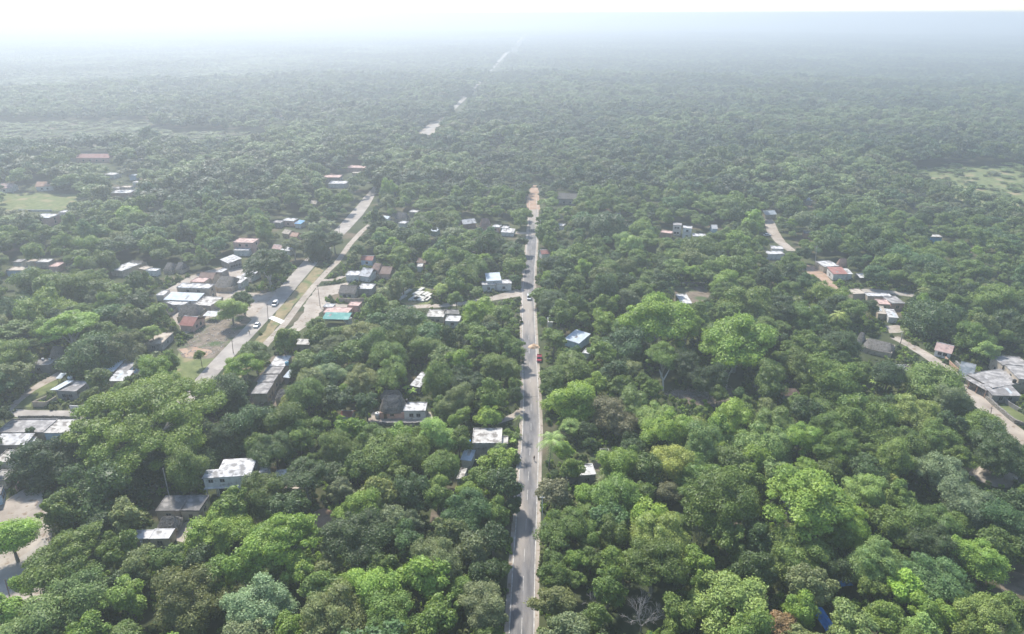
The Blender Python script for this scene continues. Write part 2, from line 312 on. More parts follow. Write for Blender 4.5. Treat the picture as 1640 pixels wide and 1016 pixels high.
# ------------------------------------------------------------------ houses
HOUSES = []
LANDM = []
def house(label, A, B, C, h, roof='white', style='flat', wall='white', win=1, side=1, door=0, name='house', ridge=None, par=.22, lm=None, cat=None, over=.15, porch=False, mask=True):
    a = at(*A, h); b = at(*B, h); c = at(*C, h)
    ux = (b-a); wd = max(1.5, ux.length); ux.normalize(); uy = Vector((-ux.y, ux.x, 0))
    if uy.y < 0 and abs(ux.y) < .8: uy = -uy
    dp = max(2.0, min(26, (c-b).dot(uy)))
    if a.y > 330: dp = min(dp, 9.5, max(5, wd*.8))
    ang = math.atan2(ux.y, ux.x)
    o = Vector((a.x, a.y, 0))
    root = empty(name, o, ang)
    tag(root, label, cat or ('shed' if name in ('shed', 'shelter') else 'building'))
    if h > .1 and wall is not None:
        m = MB(); t = .16
        zt = h-.02
        m.box(0, wd, 0, t, 0, zt); m.box(0, wd, dp-t, dp, 0, zt); m.box(0, t, t, dp-t, 0, zt); m.box(wd-t, wd, t, dp-t, 0, zt)
        if style in ('gable', 'thatch') :
            rz = ridge or wd*.2
            if style == 'gable':
                for x in (0.01, wd-t-.01):
                    k = len(m.v); m.v += [(x, 0.02, zt), (x+t, 0.02, zt), (x, dp-.02, zt), (x+t, dp-.02, zt), (x, dp/2, zt+rz-.06), (x+t, dp/2, zt+rz-.06)]
                    m.f += [(k, k+4, k+2), (k+1, k+3, k+5), (k, k+1, k+5, k+4), (k+2, k+4, k+5, k+3)]
        m.build('wall', wallmat(wall), root)
    elif wall is None:
        m = MB()
        for x in (.1, wd-.1):
            for y in (.1, dp-.1):
                mm = MB().box(x-.06, x+.06, y-.06, y+.06, 0, h-.02); mm.build('post', M_BARK, root)
    # roof
    rm = roofmat(roof)
    if style == 'flat':
        m = MB(); e = over
        m.box(-e, wd+e, -e, dp+e, h, h+.14)
        if par:
            q = .16; z0, z1 = h+.14, h+.14+par
            m.box(-e, wd+e, -e, -e+q, z0, z1); m.box(-e, wd+e, dp+e-q, dp+e, z0, z1)
            m.box(-e, -e+q, -e+q, dp+e-q, z0, z1); m.box(wd+e-q, wd+e, -e+q, dp+e-q, z0, z1)
        m.build('roof', rm, root)
    elif style == 'shed':
        e = .3; s = math.tan(R_(7)); nst = 1
        v = [(-e, -e, h), (wd+e, -e, h), (wd+e, dp+e, h+(dp+2*e)*s), (-e, dp+e, h+(dp+2*e)*s)]
        v += [(x, y, z+.06) for x, y, z in v]
        MB().add(v, [(0, 3, 2, 1), (4, 5, 6, 7), (0, 1, 5, 4), (1, 2, 6, 5), (2, 3, 7, 6), (3, 0, 4, 7)]).build('roof', rm, root)
        # overlapping sheets standing a little proud
        rnd = random.Random(int(A[0]*7)); mm = MB()
        for i in range(1):
            x = rnd.uniform(0, max(.1, wd-1)); y = rnd.uniform(0, dp*.6); l_ = rnd.uniform(1.5, dp*.4+1.5); y1 = min(dp, y+l_)
            z = h+.075
            v = [(x, y, z+(y+e)*s), (x+.9, y, z+(y+e)*s), (x+.9, y1, z+(y1+e)*s), (x, y1, z+(y1+e)*s)]
            k = len(mm.v); mm.v += v; mm.f.append((k, k+1, k+2, k+3))
        mm.build('roof_sheet', roofmat('grey' if rnd.random() < .35 else 'tin'), root)
    elif style == 'gable':
        rz = ridge or dp*.28; e = .35; ez = -e*rz/(dp/2); t = .08
        v = [(-e, -e, h+ez), (wd+e, -e, h+ez), (wd+e, dp/2, h+rz), (-e, dp/2, h+rz), (-e, dp+e, h+ez), (wd+e, dp+e, h+ez)]
        v += [(x, y, z+t) for x, y, z in v]
        MB().add(v, [(0, 3, 2, 1), (3, 4, 5, 2), (6, 7, 8, 9), (9, 8, 11, 10), (0, 1, 7, 6), (4, 10, 11, 5), (1, 2, 8, 7), (2, 5, 11, 8), (0, 6, 9, 3), (3, 9, 10, 4)]).build('roof', rm, root)
        MB().box(-e, wd+e, dp/2-.14, dp/2+.14, h+rz+t-.03, h+rz+t+.05).build('ridge_cap', roofmat('white' if roof in ('pink', 'red') else roof), root)
    elif style == 'thatch':
        rz = ridge or min(wd, dp)*.55; e = .5; ins = min(wd*.16, 1.4); n = 10; k_ = 7
        rnd = random.Random(int(A[0])); v = []; f = []
        # rounded hip: rings from eave to ridge
        for r in range(k_+1):
            t = r/k_; z = h-.25+rz*(t**.9)
            hx = (wd/2+e)*(1-t)+(wd/2-ins)*t; hy = (dp/2+e)*(1-t)+.06*t
            rc = min(hx, hy)*.75
            ring = []
            for j in range(32):
                th = 2*math.pi*j/32; cx_, sy_ = math.cos(th), math.sin(th)
                pw = .38+.25*(1-t)
                x = math.copysign(abs(cx_)**pw, cx_)*hx; y = math.copysign(abs(sy_)**pw, sy_)*hy
                ring.append((wd/2+x+rnd.uniform(-.05, .05), dp/2+y+rnd.uniform(-.05, .05), z+rnd.uniform(-.04, .04)))
            v += ring
        for r in range(k_):
            for j in range(32): f.append((r*32+j, r*32+(j+1) % 32, (r+1)*32+(j+1) % 32, (r+1)*32+j))
        f.append(tuple(range(31, -1, -1))); f.append(tuple(k_*32+j for j in range(32)))
        MB().add(v, f).build('roof', rm, root)
    # openings
    def window(x, z, ww, hh, face):
        fr = MB(); d = .05
        if face == 'f': M = Matrix.Identity(4)
        elif face == 'r': M = Matrix.Translation((wd, 0, 0)) @ Matrix.Rotation(math.pi/2, 4, 'Z')
        elif face == 'l': M = Matrix.Translation((0, dp, 0)) @ Matrix.Rotation(-math.pi/2, 4, 'Z')
        b_ = .09
        fr.box(x-ww/2-b_, x-ww/2, -d, .02, z-b_, z+hh+b_, M); fr.box(x+ww/2, x+ww/2+b_, -d, .02, z-b_, z+hh+b_, M)
        fr.box(x-ww/2, x+ww/2, -d, .02, z+hh, z+hh+b_, M); fr.box(x-ww/2, x+ww/2, -d, .02, z-b_, z, M); fr.box(x-.03, x+.03, -d, .02, z, z+hh, M)
        wo = fr.build('window', M_FRAME, root)
        MB().box(x-ww/2, x+ww/2, -.02, .01, z, z+hh, M).build('pane', M_GLASS, wo)
    if wall is not None and h > 1.8:
        fl = [.95] if h < 5 else [.95, h-1.9]
        for z in fl:
            hh = min(1.15, h-z-.35)
            if hh > .3:
                for i in range(win): window(wd*(i+1)/(win+1), z, min(1.2, wd*.25), hh, 'f')
                fc = 'r' if (a.x < 0) else 'l'
                for i in range(side): window(dp*(i+1)/(side+1), z, min(1.1, dp*.25), hh, fc)
        if door:
            xd = wd*.5 if win != 1 else wd*.22
            MB().box(xd-.5, xd+.5, -.06, .02, 0, 2.05).build('door', plain('door_paint', (.10, .075, .06)), root)
    if porch:
        n = int(wd/3.2)
        for i in range(n+1):
            MB().box(wd*i/n-.14, wd*i/n+.14, -2.4, -2.1, 0, h-.5).build('column', wallmat('orange'), root)
        MB().box(-.2, wd+.2, -2.6, -.17, h-.5, h-.34).build('porch_roof', roofmat('grey'), root)
    # masks
    cs = []
    for x, y in ((0, 0), (wd, 0), (wd, dp), (0, dp)):
        p = Vector((a.x, a.y, 0))+ux*x+uy*y
        for z in (.6, h+.3): cs.append(proj(p.x, p.y, z)[:2])
    xs = [c_[0] for c_ in cs]; ys = [c_[1] for c_ in cs]
    if mask: mask_poly([(min(xs), min(ys)), (max(xs), min(ys)), (max(xs), max(ys)), (min(xs), max(ys))])
    cen = Vector((a.x, a.y, 0))+ux*wd/2+uy*dp/2
    HOUSES.append((cen.x, cen.y, max(wd, dp)/2))
    if lm: LANDM.append((lm, (min(xs)+max(xs))/2, (min(ys)+max(ys))/2))
    return root, wd, dp, a, ux, uy
H = house
# --- lower left
r_, wd_, dp_, a_, ux_, uy_ = H('white two storey house with a weathered flat roof and two front windows', (345, 765), (400, 762), (414, 734), 6.2, 'white', 'flat', 'white', win=0, side=1, lm='the white two storey house', par=0)
wm = MB(); x0 = -3.2; dw = dp_*.42
wm.box(x0, -.002, 0, .16, 3.0, 6.18).box(x0, x0+.16, .16, dw, 3.0, 6.18).box(x0+.16, -.002, dw-.16, dw, 3.0, 6.18).box(x0+.16, -.002, .16, dw-.16, 2.95, 3.1)
wm.build('wing_wall', wallmat('white'), r_)
MB().box(x0-.25, -.153, -.25, dw+.2, 6.2, 6.34).build('wing_roof', roofmat('white'), r_)
for x in (x0+.2, -.4): MB().box(x-.12, x+.12, .1, .34, 0, 2.95).build('column', wallmat('white'), r_)
# low hips of the roof screed
MB().add([(-.1, -.1, 6.345), (wd_+.1, -.1, 6.345), (wd_+.1, dp_+.1, 6.345), (-.1, dp_+.1, 6.345), (wd_*.45, dp_*.35, 6.75), (wd_*.6, dp_*.7, 6.75)], [(0, 1, 4), (1, 2, 5, 4), (2, 3, 5), (3, 0, 4, 5)]).build('roof_screed', roofmat('white'), r_)
for X in (-1.4, 1.6):
    fr = MB(); fr.box(X-.65, X+.65, -.06, .0, 4.55, 4.65); fr.box(X-.65, X+.65, -.06, .0, 5.55, 5.65); fr.box(X-.65, X-.55, -.06, 0, 4.65, 5.55); fr.box(X+.55, X+.65, -.06, 0, 4.65, 5.55); fr.box(X-.04, X+.04, -.06, 0, 4.65, 5.55)
    wo = fr.build('window', M_FRAME, r_); MB().box(X-.55, X+.55, -.03, -.002, 4.65, 5.55).build('pane', M_GLASS, wo)
MB().box(-3.3, wd_, -.7, -.002, 2.95, 3.12).build('balcony_slab', wallmat('white'), r_)
MB().box(.3, wd_*.3, -.05, -.003, 0, 2.6).build('garage_shade_panel', M_GLASS, r_)  # dark slab on the uncut wall, painted shade of a garage interior
H('small white annex joined to the side of the two storey house', (416, 758), (428, 757), (434, 744), 4.6, 'white', 'flat', 'white', win=1, side=1)
H('low white concrete box behind the annex, half hidden by a tree', (440, 765), (456, 764), (458, 754), 3.2, 'white', 'flat', 'white', win=0, side=0)
H('long concrete slab shelter at the tree edge right of the annex', (452, 784), (478, 784), (478, 775), 2.6, 'tan', 'flat', 'tan', win=0, side=0, name='shelter')
H('dark flat roofed house of two rooms, left room with patched roof', (250, 819), (287, 818.5), (303, 795), 2.9, 'dark', 'flat', 'tan', win=1, side=0, lm='the dark flat roofed house', par=.12)
H('dark flat roofed room edged by a raised parapet', (289, 819), (319, 819.5), (333, 796), 3.0, 'dark', 'flat', 'tan', win=0, side=1, door=1, par=.35)
H('small grey thatched hut between dark and white flat roofs', (252, 846), (283, 845), (286, 829), 2.1, 'thatch', 'thatch', 'grey', win=0, side=0, name='hut', ridge=2.3, lm='the small grey thatched hut')
H('low house with dull white flat roof below the thatched hut', (207, 864), (238, 863), (245, 850), 2.7, 'white', 'flat', 'grey', win=0, side=1, par=.08, lm='the low white roofed rooms')
H('low house with clean bright white flat roof below the thatched hut', (239, 863.5), (270, 863), (279, 848), 2.8, 'white', 'flat', 'tan', win=1, side=0, par=.08)
H('tiny shed with a bluish tin sheet roof in front of dark trees', (394, 866), (411, 866), (416, 856), 2.0, 'tin', 'shed', 'grey', win=0, side=0, name='shed', lm='the tiny tin shed')
# --- left
H('unpainted grey block house with pale front beside the footpath', (43, 586), (78, 586), (91, 577), 3.0, 'grey', 'flat', 'grey', win=1, side=1, lm='the grey block house')
H('dark thatched house behind the grey block house', (77, 574), (99, 575), (110, 564), 2.3, 'thatch', 'thatch', 'tan', win=0, side=0, door=1, ridge=4.0, name='thatched_house')
r_, wd_, dp_, a_, ux_, uy_ = H('grey block house with door, two windows and a tin sheet on its roof', (90, 627), (122, 628), (135, 612), 3.1, 'grey', 'flat', 'grey', win=2, side=0, door=1, lm='the grey house with the walled yard')
MB().add([(-2.2, 0, 3.5), (.6, 0, 3.6), (2.6, dp_*.85, 4.1), (0, dp_*.85, 4.0), (-2.2, 0, 3.56), (.6, 0, 3.66), (2.6, dp_*.85, 4.16), (0, dp_*.85, 4.06)], [(0, 3, 2, 1), (4, 5, 6, 7), (0, 1, 5, 4), (1, 2, 6, 5), (2, 3, 7, 6), (3, 0, 4, 7)]).build('roof_sheet', roofmat('tin'), r_)
H('little white tin shelter behind the walled yard house', (91, 606), (98, 606), (107, 600), 2.2, 'tin', 'shed', None, win=0, side=0, name='shelter')
H('house with blue tin shed roof beside the highway trees', (162, 594), (181, 595), (198, 576), 2.9, 'tin', 'shed', 'grey', win=0, side=0, lm='the blue tin roof')
H('low outbuilding with bright white tin roof in front of the blue tin one', (175, 610), (201, 610), (203, 597), 2.6, 'white', 'shed', 'tan', win=0, side=1)
H('weathered grey concrete roof joined to the blue tin one', (186, 594), (206, 594), (212, 580), 2.8, 'grey', 'flat', 'blue', win=0, side=1)
H('large patchy grey flat roof beside the village street', (-6, 694), (69, 694), (90, 673), 2.8, 'grey', 'flat', 'tan', win=0, side=0, par=.3, lm='the large patchy grey roof')
H('house with pinkish white flat roof and pale blue side wall with dark openings', (71, 694), (108, 694), (124, 673), 3.0, 'rubble', 'flat', 'blue', win=0, side=2, par=.06, lm='the pinkish white flat roof')
H('wide house with white tin roof at the left edge', (-12, 713), (40, 712), (47, 698), 3.2, 'white', 'shed', 'grey', win=1, side=0)
H('small white lean to roof beside the wide white tin roof', (43, 709), (53, 708), (55, 703), 2.6, 'white', 'shed', 'grey', win=0, side=0, name='shed')
H('low stained white roof at the left edge behind the dirt road', (-10, 741), (12, 741), (20, 722), 2.8, 'rubble', 'flat', 'white', win=0, side=1)
H('grey flat roof at the left edge between the stained roof and dirt road', (-14, 770), (8, 770), (19, 754), 2.7, 'grey', 'flat', 'tan', win=0, side=1)
H('dark roofed house with pale blue wall facing the dirt road', (-16, 797), (1, 793), (12, 778), 3.0, 'dark', 'flat', 'blue', win=0, side=2)
# --- village centre left
H('two storey tan house with bright white flat roof', (283, 461), (334, 463), (341, 456), 5.6, 'white', 'flat', 'tan', win=2, side=1, lm='the tan two storey house')
H('bluish white tin roofed house in front of the tan two storey one', (263, 480), (315, 482), (323, 473), 3.2, 'tin', 'shed', 'white', win=0, side=0)
H('small bright white roof in front of the bluish tin one', (264, 488), (294, 490), (300, 483), 2.6, 'white', 'flat', 'white', win=0, side=0)
H('stained grey flat roofed house beside the light green tree', (310, 489), (337, 491), (352, 477), 3.0, 'rubble', 'flat', 'tan', win=0, side=1)
H('large dark thatched house behind the pink gabled one', (283, 508), (318, 507), (324, 494), 2.3, 'thatch', 'thatch', 'tan', win=0, side=0, ridge=4.0, name='thatched_house', lm='the large dark thatched house')
H('red roofed house with pink gable wall facing the rubble lot', (288, 520), (308, 522), (318, 509), 2.8, 'red', 'gable', 'pink', win=0, side=2, lm='the red roofed pink house')
H('long grey flat roofed house above the dark round shrub', (232, 552), (258, 552), (276, 534), 2.8, 'tan', 'flat', 'grey', win=1, side=1, lm='the long grey flat roof')
H('open shelter with flat white tin roof on the rubble lot', (326, 506), (345, 507), (348, 501), 2.4, 'white', 'shed', None, name='shelter', lm='the white shelter')
H('small thatched hut left of the large dark thatched house', (249, 498), (268, 500), (272, 490), 2.1, 'thatch', 'thatch', 'tan', win=0, side=0, name='hut', ridge=3)
H('tiny white block hut at the edge of the woods', (250, 474), (262, 474), (264, 466), 2.6, 'white', 'flat', 'white', win=0, side=0, name='hut')
H('broad grey thatched roof behind the tan two storey house', (340, 459), (370, 461), (378, 446), 2.5, 'thatch', 'thatch', 'tan', win=0, side=0, ridge=3.5, name='thatched_house', lm='the broad grey thatched roof')
H('faded reddish roof left of the broad grey thatch', (318, 446), (340, 447), (346, 439), 2.8, 'brown', 'gable', 'tan', win=0, side=0)
H('flat pinkish grey roof directly behind the tan two storey house', (305, 452), (326, 453), (331, 446), 3, 'pink', 'flat', 'tan', win=0, side=0)
H('white tin roofed house by the big spreading dark tree', (370, 452), (385, 453.5), (393, 446), 3, 'white', 'shed', 'white', win=0, side=0)
H('broken white sheet roof behind the white tin roofed house', (388, 441), (402, 443), (406, 434), 3, 'white', 'shed', 'white', win=0, side=0)
H('small pale roof tucked between grey thatches', (346, 436), (355, 437), (359, 431), 2.8, 'white', 'flat', 'grey', win=0, side=0)
H('pinkish white two storey house standing over its terrace', (373, 389), (405, 390), (410, 383), 6, 'pink', 'flat', 'pink', win=2, side=1, lm='the pinkish two storey house')
H('pale terrace roof at the foot of the pinkish two storey house', (374, 402), (398, 402), (409, 396), 3.0, 'white', 'flat', 'white', win=0, side=0, cat='terrace')
H('long white tin roofed hall with a row of side windows', (353, 416), (366, 422), (388, 406), 3.6, 'white', 'shed', 'grey', win=0, side=4, lm='the long white hall')
H('pink roofed house by the roadside tree', (436, 398), (449, 399), (455, 391), 2.8, 'pink', 'gable', 'pink', win=0, side=0)
H('bright white roof touching the pink one by the roadside tree', (450, 400), (463, 402), (466, 396), 2.8, 'white', 'shed', 'white', win=0, side=0)
H('pink walled house with small white roof near a blue roof', (452, 354), (470, 355), (474, 349), 3.2, 'white', 'flat', 'pink', win=1, side=0)
H('bright blue tin roof beside the pink walled house', (472, 358), (481, 359), (485, 352), 2.8, 'blue', 'shed', 'white', win=0, side=0, lm='the bright blue tin roof')
H('dull grey walled house left of the pink walled one', (436, 357), (449, 358), (452, 350), 3, 'grey', 'flat', 'grey', win=0, side=0)
H('tan gabled roof behind the roadside tree', (452, 373), (462, 375), (468, 367), 2.8, 'tan', 'gable', 'tan', win=0, side=0)
H('orange tiled roof behind the roadside tree', (465, 378), (475, 379), (482, 369), 2.8, 'orange', 'gable', 'orange', win=0, side=0)
H('red roofed house with bluish white wall among trees', (578, 416), (596, 417), (599, 408), 3, 'red', 'gable', 'blue', win=1, side=0, lm='the red roofed house with the bluish wall')
H('bright white flat roofed house on the lane', (554, 442), (574, 442), (577, 435), 3, 'white', 'flat', 'white', win=0, side=0, lm='the white houses on the lane')
H('white gabled house joined to the flat one on the lane', (576, 441), (591, 443), (589, 432), 3, 'white', 'gable', 'white', win=0, side=0)
H('brown thatched house beside the white gabled house', (591, 437), (607, 439), (608, 428), 2.3, 'brown', 'thatch', 'tan', win=0, side=0, name='thatched_house', ridge=4)
H('dark red roofed house next to the brown thatch', (609, 438), (624, 439), (627, 430), 2.8, 'brown', 'gable', 'pink', win=0, side=0)
H('grey roofed house with pale wall behind the roadside dirt yard', (543, 469), (568, 470), (572, 460), 3, 'thatch', 'gable', 'grey', win=2, side=0, lm='the grey house behind the dirt yard')
H('white flat roof beside the tall palm', (573, 463), (595, 464), (602, 456), 3, 'white', 'flat', 'grey', win=0, side=0)
H('small white concrete roof at the corner of the dirt yard', (518, 492), (532, 493), (534, 488), 2.8, 'white', 'flat', 'pink', win=0, side=0)
H('pale concrete roof above the pink yard walls', (557, 490), (574, 491), (581, 485), 2.8, 'pink', 'flat', 'pink', win=0, side=0)
H('unfinished house with pink walls behind the turquoise canopy', (518, 501), (556, 503), (566, 494), 2.7, 'pink', 'flat', 'pink', win=3, side=0, par=.1)
H('turquoise sheet canopy over a yard', (517, 511), (557, 512), (557, 504), 3.0, 'teal', 'shed', None, name='shelter', cat='canopy', lm='the turquoise canopy')
H('narrow white roof strip beside the turquoise canopy', (558, 512), (562, 511), (568, 500), 2.8, 'white', 'flat', 'white', win=0, side=0, name='shed')
H('ruined house with pinkish white walls below the street', (683, 508), (710, 509), (714, 498), 3, 'rubble', 'flat', 'tan', win=2, side=0, lm='the ruined pinkish house')
H('grey flat roof at the end of the ruined pinkish house', (711, 504), (735, 504), (737, 497), 3, 'dark', 'flat', 'tan', win=0, side=0)
H('bright white low roof in front of the ruined house', (713, 515), (735, 516), (737, 507), 2.6, 'white', 'flat', 'white', win=1, side=1)
H('pale blue tin upper room on the white roadside house', (780, 450), (802, 449), (801, 440), 4.8, 'tin', 'shed', 'white', win=0, side=0, lm='the white roadside house')
H('left wing of the white roadside house with white flat roof', (772, 457), (793, 457), (794, 452), 3.2, 'white', 'flat', 'white', win=1, side=0)
H('right wing of the white roadside house with one dark window', (795, 455), (819, 455), (820, 449), 3.4, 'white', 'flat', 'white', win=1, side=0)
H('white and brown gabled house behind the village trees', (742, 359), (762, 357), (764, 348), 3, 'white', 'gable', 'brown', win=0, side=0, lm='the white and brown gabled house')
H('rounded pinkish thatch next to the white and brown gable', (768, 362), (783, 363), (783, 352), 2.3, 'brown', 'thatch', 'pink', win=0, side=0, name='thatched_house', ridge=4.5)
H('pink and white house right of the rounded thatch', (788, 364), (799, 365), (800, 354), 3, 'white', 'flat', 'pink', win=1, side=0)
H('pale green house nearest the cross street', (802, 366), (812, 367), (812, 357), 3, 'white', 'flat', 'green', win=0, side=0)
H('long low white tin strip in front of the pale green house', (803, 372), (822, 373), (823, 368), 2.4, 'white', 'shed', 'white', win=0, side=0)
H('white tin roof right of the highway bend', (609, 351), (619, 352), (626, 345), 2.8, 'tin', 'shed', 'white', win=0, side=0)
H('grey brown thatched house right of the highway bend', (631, 350), (651, 351), (653, 341), 2.3, 'thatch', 'thatch', 'tan', win=0, side=0, name='thatched_house', ridge=3.5, lm='the grey brown thatched house')
H('small white roof in front of the grey brown thatch', (638, 358), (648, 359), (650, 352), 2.6, 'white', 'flat', 'white', win=0, side=0)
H('flat white roof behind the grey brown thatch', (655, 340), (667, 341), (669, 335), 3, 'white', 'flat', 'grey', win=0, side=0)
H('pale green tin lean to among trees', (689, 370), (699, 371), (703, 361), 2.8, 'tin', 'shed', 'green', win=0, side=0)
H('dark brown roof hidden in the trees', (668, 420), (681, 421), (685, 406), 2.6, 'brown', 'gable', 'brown', win=0, side=0)
H('little white shed in front of the dark brown roof', (668, 428), (676, 428), (677, 423), 2.6, 'white', 'flat', 'white', win=0, side=0, name='shed')
# --- far left
H('long low school building with faded red roof', (122, 253), (175, 253), (180, 248), 4.0, 'red', 'gable', 'pink', win=4, side=0, lm='the long red roof')
H('orange red roofed house beside the football field', (57, 299), (84, 298), (89, 289), 3.4, 'orange', 'gable', 'white', win=2, side=0, lm='the orange red roof by the field')
H('pinkish roofed white house at the far left by the field', (-8, 302), (19, 301), (21, 294), 3.4, 'pink', 'gable', 'white', win=1, side=0)
H('small white roof beyond the long red one', (219, 256), (227, 256), (229, 250), 3, 'white', 'flat', 'white', win=0, side=0)
H('pale pink roof at the far left edge of the woods', (-6, 267), (9, 267), (12, 263), 3, 'pink', 'flat', 'white', win=0, side=0)
H('pink and white gabled house beyond the dark round trees', (136, 291), (143, 291), (147, 282), 3, 'white', 'gable', 'pink', win=0, side=0)
H('long white roof nearest the field in the far cluster', (176, 310), (207, 310), (212, 304), 3, 'white', 'flat', 'pink', win=0, side=0, lm='the far cluster of white roofs')
H('grey roof at the left end of the far cluster', (181, 302), (190, 303), (190, 296), 3, 'grey', 'flat', 'white', win=0, side=0)
H('middle tan roof of the far cluster', (192, 301), (208, 301), (212, 297), 3, 'tan', 'flat', 'white', win=0, side=0)
H('bright white roof highest in the far cluster', (212, 293), (224, 293), (226, 287), 3, 'white', 'flat', 'white', win=0, side=0)
H('pale blue house behind the far cluster', (207, 282), (217, 282), (218, 276), 3.4, 'tin', 'flat', 'blue', win=0, side=0)
H('low white wall like roof beyond the tall dark tree', (166, 280), (182, 281), (182, 277), 3, 'white', 'flat', 'white', win=0, side=0)
H('two storey pinkish house with wide white roof below the football field', (51, 349), (78, 350), (91, 343), 5, 'white', 'flat', 'pink', win=1, side=1, lm='the wide white roof below the field')
H('narrow white roof behind the wide white one below the field', (94, 341), (104, 341), (109, 336), 3, 'white', 'flat', 'white', win=0, side=0)
H('thin grey roof at the left of the row in the woods', (20, 421), (33, 421), (38, 416), 3, 'grey', 'flat', 'white', win=0, side=0)
H('tan white flat roof of the row in the woods', (41, 421), (54, 421), (63, 411), 3, 'tan', 'flat', 'tan', win=0, side=0, lm='the row of flat roofs in the woods')
H('brightest flat roof of the row in the woods', (57, 421), (77, 421), (94, 412), 3, 'white', 'flat', 'tan', win=0, side=0)
H('pink walled roof in front of the brightest one', (78, 428), (92, 428), (96, 421), 3, 'pink', 'flat', 'pink', win=0, side=0)
H('low cream roof with a pale blue wall in front of the row', (10, 434), (37, 434), (36, 428), 3, 'tan', 'flat', 'blue', win=0, side=0)
H('large bright cream roof among the dense trees', (177, 432), (195, 435), (213, 422), 3, 'white', 'flat', 'tan', win=0, side=0, lm='the large cream roof')
H('grey thatch like roof behind the large cream one', (208, 424), (225, 425), (231, 417), 2.6, 'thatch', 'gable', 'tan', win=0, side=0)
H('cream corner roof right of the large cream one', (221, 431), (232, 433), (236, 427), 2.8, 'tan', 'flat', 'yellow', win=0, side=0)
H('narrow white strip roof right of the cream corner', (234, 434), (250, 435), (251, 431), 2.6, 'white', 'flat', 'white', win=0, side=0)
H('left one of two conical thatched huts', (261, 432), (274, 433), (275, 425), 2.2, 'thatch', 'thatch', 'tan', win=0, side=0, name='hut', ridge=3)
H('right one of two conical thatched huts', (280, 431), (291, 432), (292, 425), 2.2, 'thatch', 'thatch', 'tan', win=0, side=0, name='hut', ridge=3)
# --- far centre
H('pink and white long roof far up the woods left of centre', (555, 269), (583, 270), (585, 262), 3.4, 'pink', 'flat', 'pink', win=0, side=0, lm='the far pink and white roof')
H('tan house just below the far pink and white roof', (564, 278), (575, 278), (577, 273), 3, 'tan', 'flat', 'tan', win=0, side=0)
H('long white roof below the far pink one', (526, 295), (554, 295), (558, 289), 3, 'white', 'flat', 'white', win=0, side=0, lm='the long far white roof')
H('dull pink grey roof behind the long white one', (518, 285), (544, 285), (547, 280), 3, 'pink', 'flat', 'grey', win=0, side=0)
H('small cream roof left of the palm grove', (496, 326), (506, 327), (511, 319), 3, 'tan', 'gable', 'tan', win=0, side=0, lm='the small cream roof')
H('small white roof far beside the distant highway', (750, 204), (762, 204), (763, 201), 3.4, 'white', 'flat', 'white', win=0, side=0)
H('bright thin roof far right of the distant highway', (793, 222), (803, 223), (805, 219), 3.4, 'white', 'flat', 'white', win=0, side=0)
H('tiny pink roof deep in the hazy woods', (446, 187), (455, 187), (456, 184), 3.4, 'pink', 'flat', 'white', win=0, side=0)
H('tiny white building in the far haze above the street end', (833, 149), (841, 149), (842, 142), 4, 'white', 'flat', 'white', win=0, side=0)
# --- right of street
H('large grey gabled house with pale columns past the street end', (893, 318), (924, 319), (931, 303), 4.2, 'thatch', 'gable', 'grey', win=2, side=1, lm='the large grey gabled house')
H('white fronted house with brown roof among the trees', (978, 359), (1003, 361), (1006, 353), 3, 'brown', 'gable', 'white', win=0, side=0, lm='the brown roof with the white front')
H('pointed grey thatch behind the brown roof', (983, 352), (997, 352), (998, 344), 2.4, 'thatch', 'thatch', 'tan', win=0, side=0, name='hut', ridge=4)
H('low pink walled house left of the two storey pair', (1058, 373), (1075, 375), (1077, 367), 3, 'pink', 'flat', 'orange', win=0, side=0)
H('two storey house with grey roof and blue white walls', (1078, 361), (1091, 362), (1093, 353), 6, 'grey', 'flat', 'white', win=2, side=0, lm='the two storey pair')
H('two storey house with bright white roof', (1094, 366), (1108, 367), (1110, 357), 6, 'white', 'flat', 'white', win=1, side=0)
H('long white roof right of the two storey pair', (1110, 379), (1130, 380), (1132, 374), 3, 'white', 'flat', 'tan', win=0, side=0)
H('pale blue hut alone right of the long white roof', (1141, 366), (1149, 366), (1151, 360), 3, 'white', 'gable', 'blue', win=0, side=0, name='hut')
H('plain white walled house beside the street trees', (891, 362), (902, 363), (903, 357), 3, 'white', 'flat', 'white', win=0, side=0)
H('white roofed house with a red gable end beside the street', (868, 407), (880, 406), (892, 399), 3, 'red', 'gable', 'white', win=0, side=0, lm='the red gabled roof by the street')
H('square bright white flat roof in the right hand woods', (1091, 487), (1108, 487), (1106, 472), 3, 'white', 'flat', 'grey', win=0, side=0, lm='the square bright white roof')
H('light blue tin roofed house beside the straight street', (905, 543), (927, 550), (938, 537), 3, 'tin', 'shed', 'blue', win=0, side=0, lm='the light blue tin roof')
H('small bright white roof near the kerb before the light blue one', (878, 516), (885, 516), (887, 510), 2.6, 'white', 'shed', 'white', win=0, side=0, name='shed')
H('white slab roof low behind the light blue tin one', (933, 566), (943, 568), (944, 560), 2.2, 'white', 'flat', 'white', win=0, side=0, name='shed')
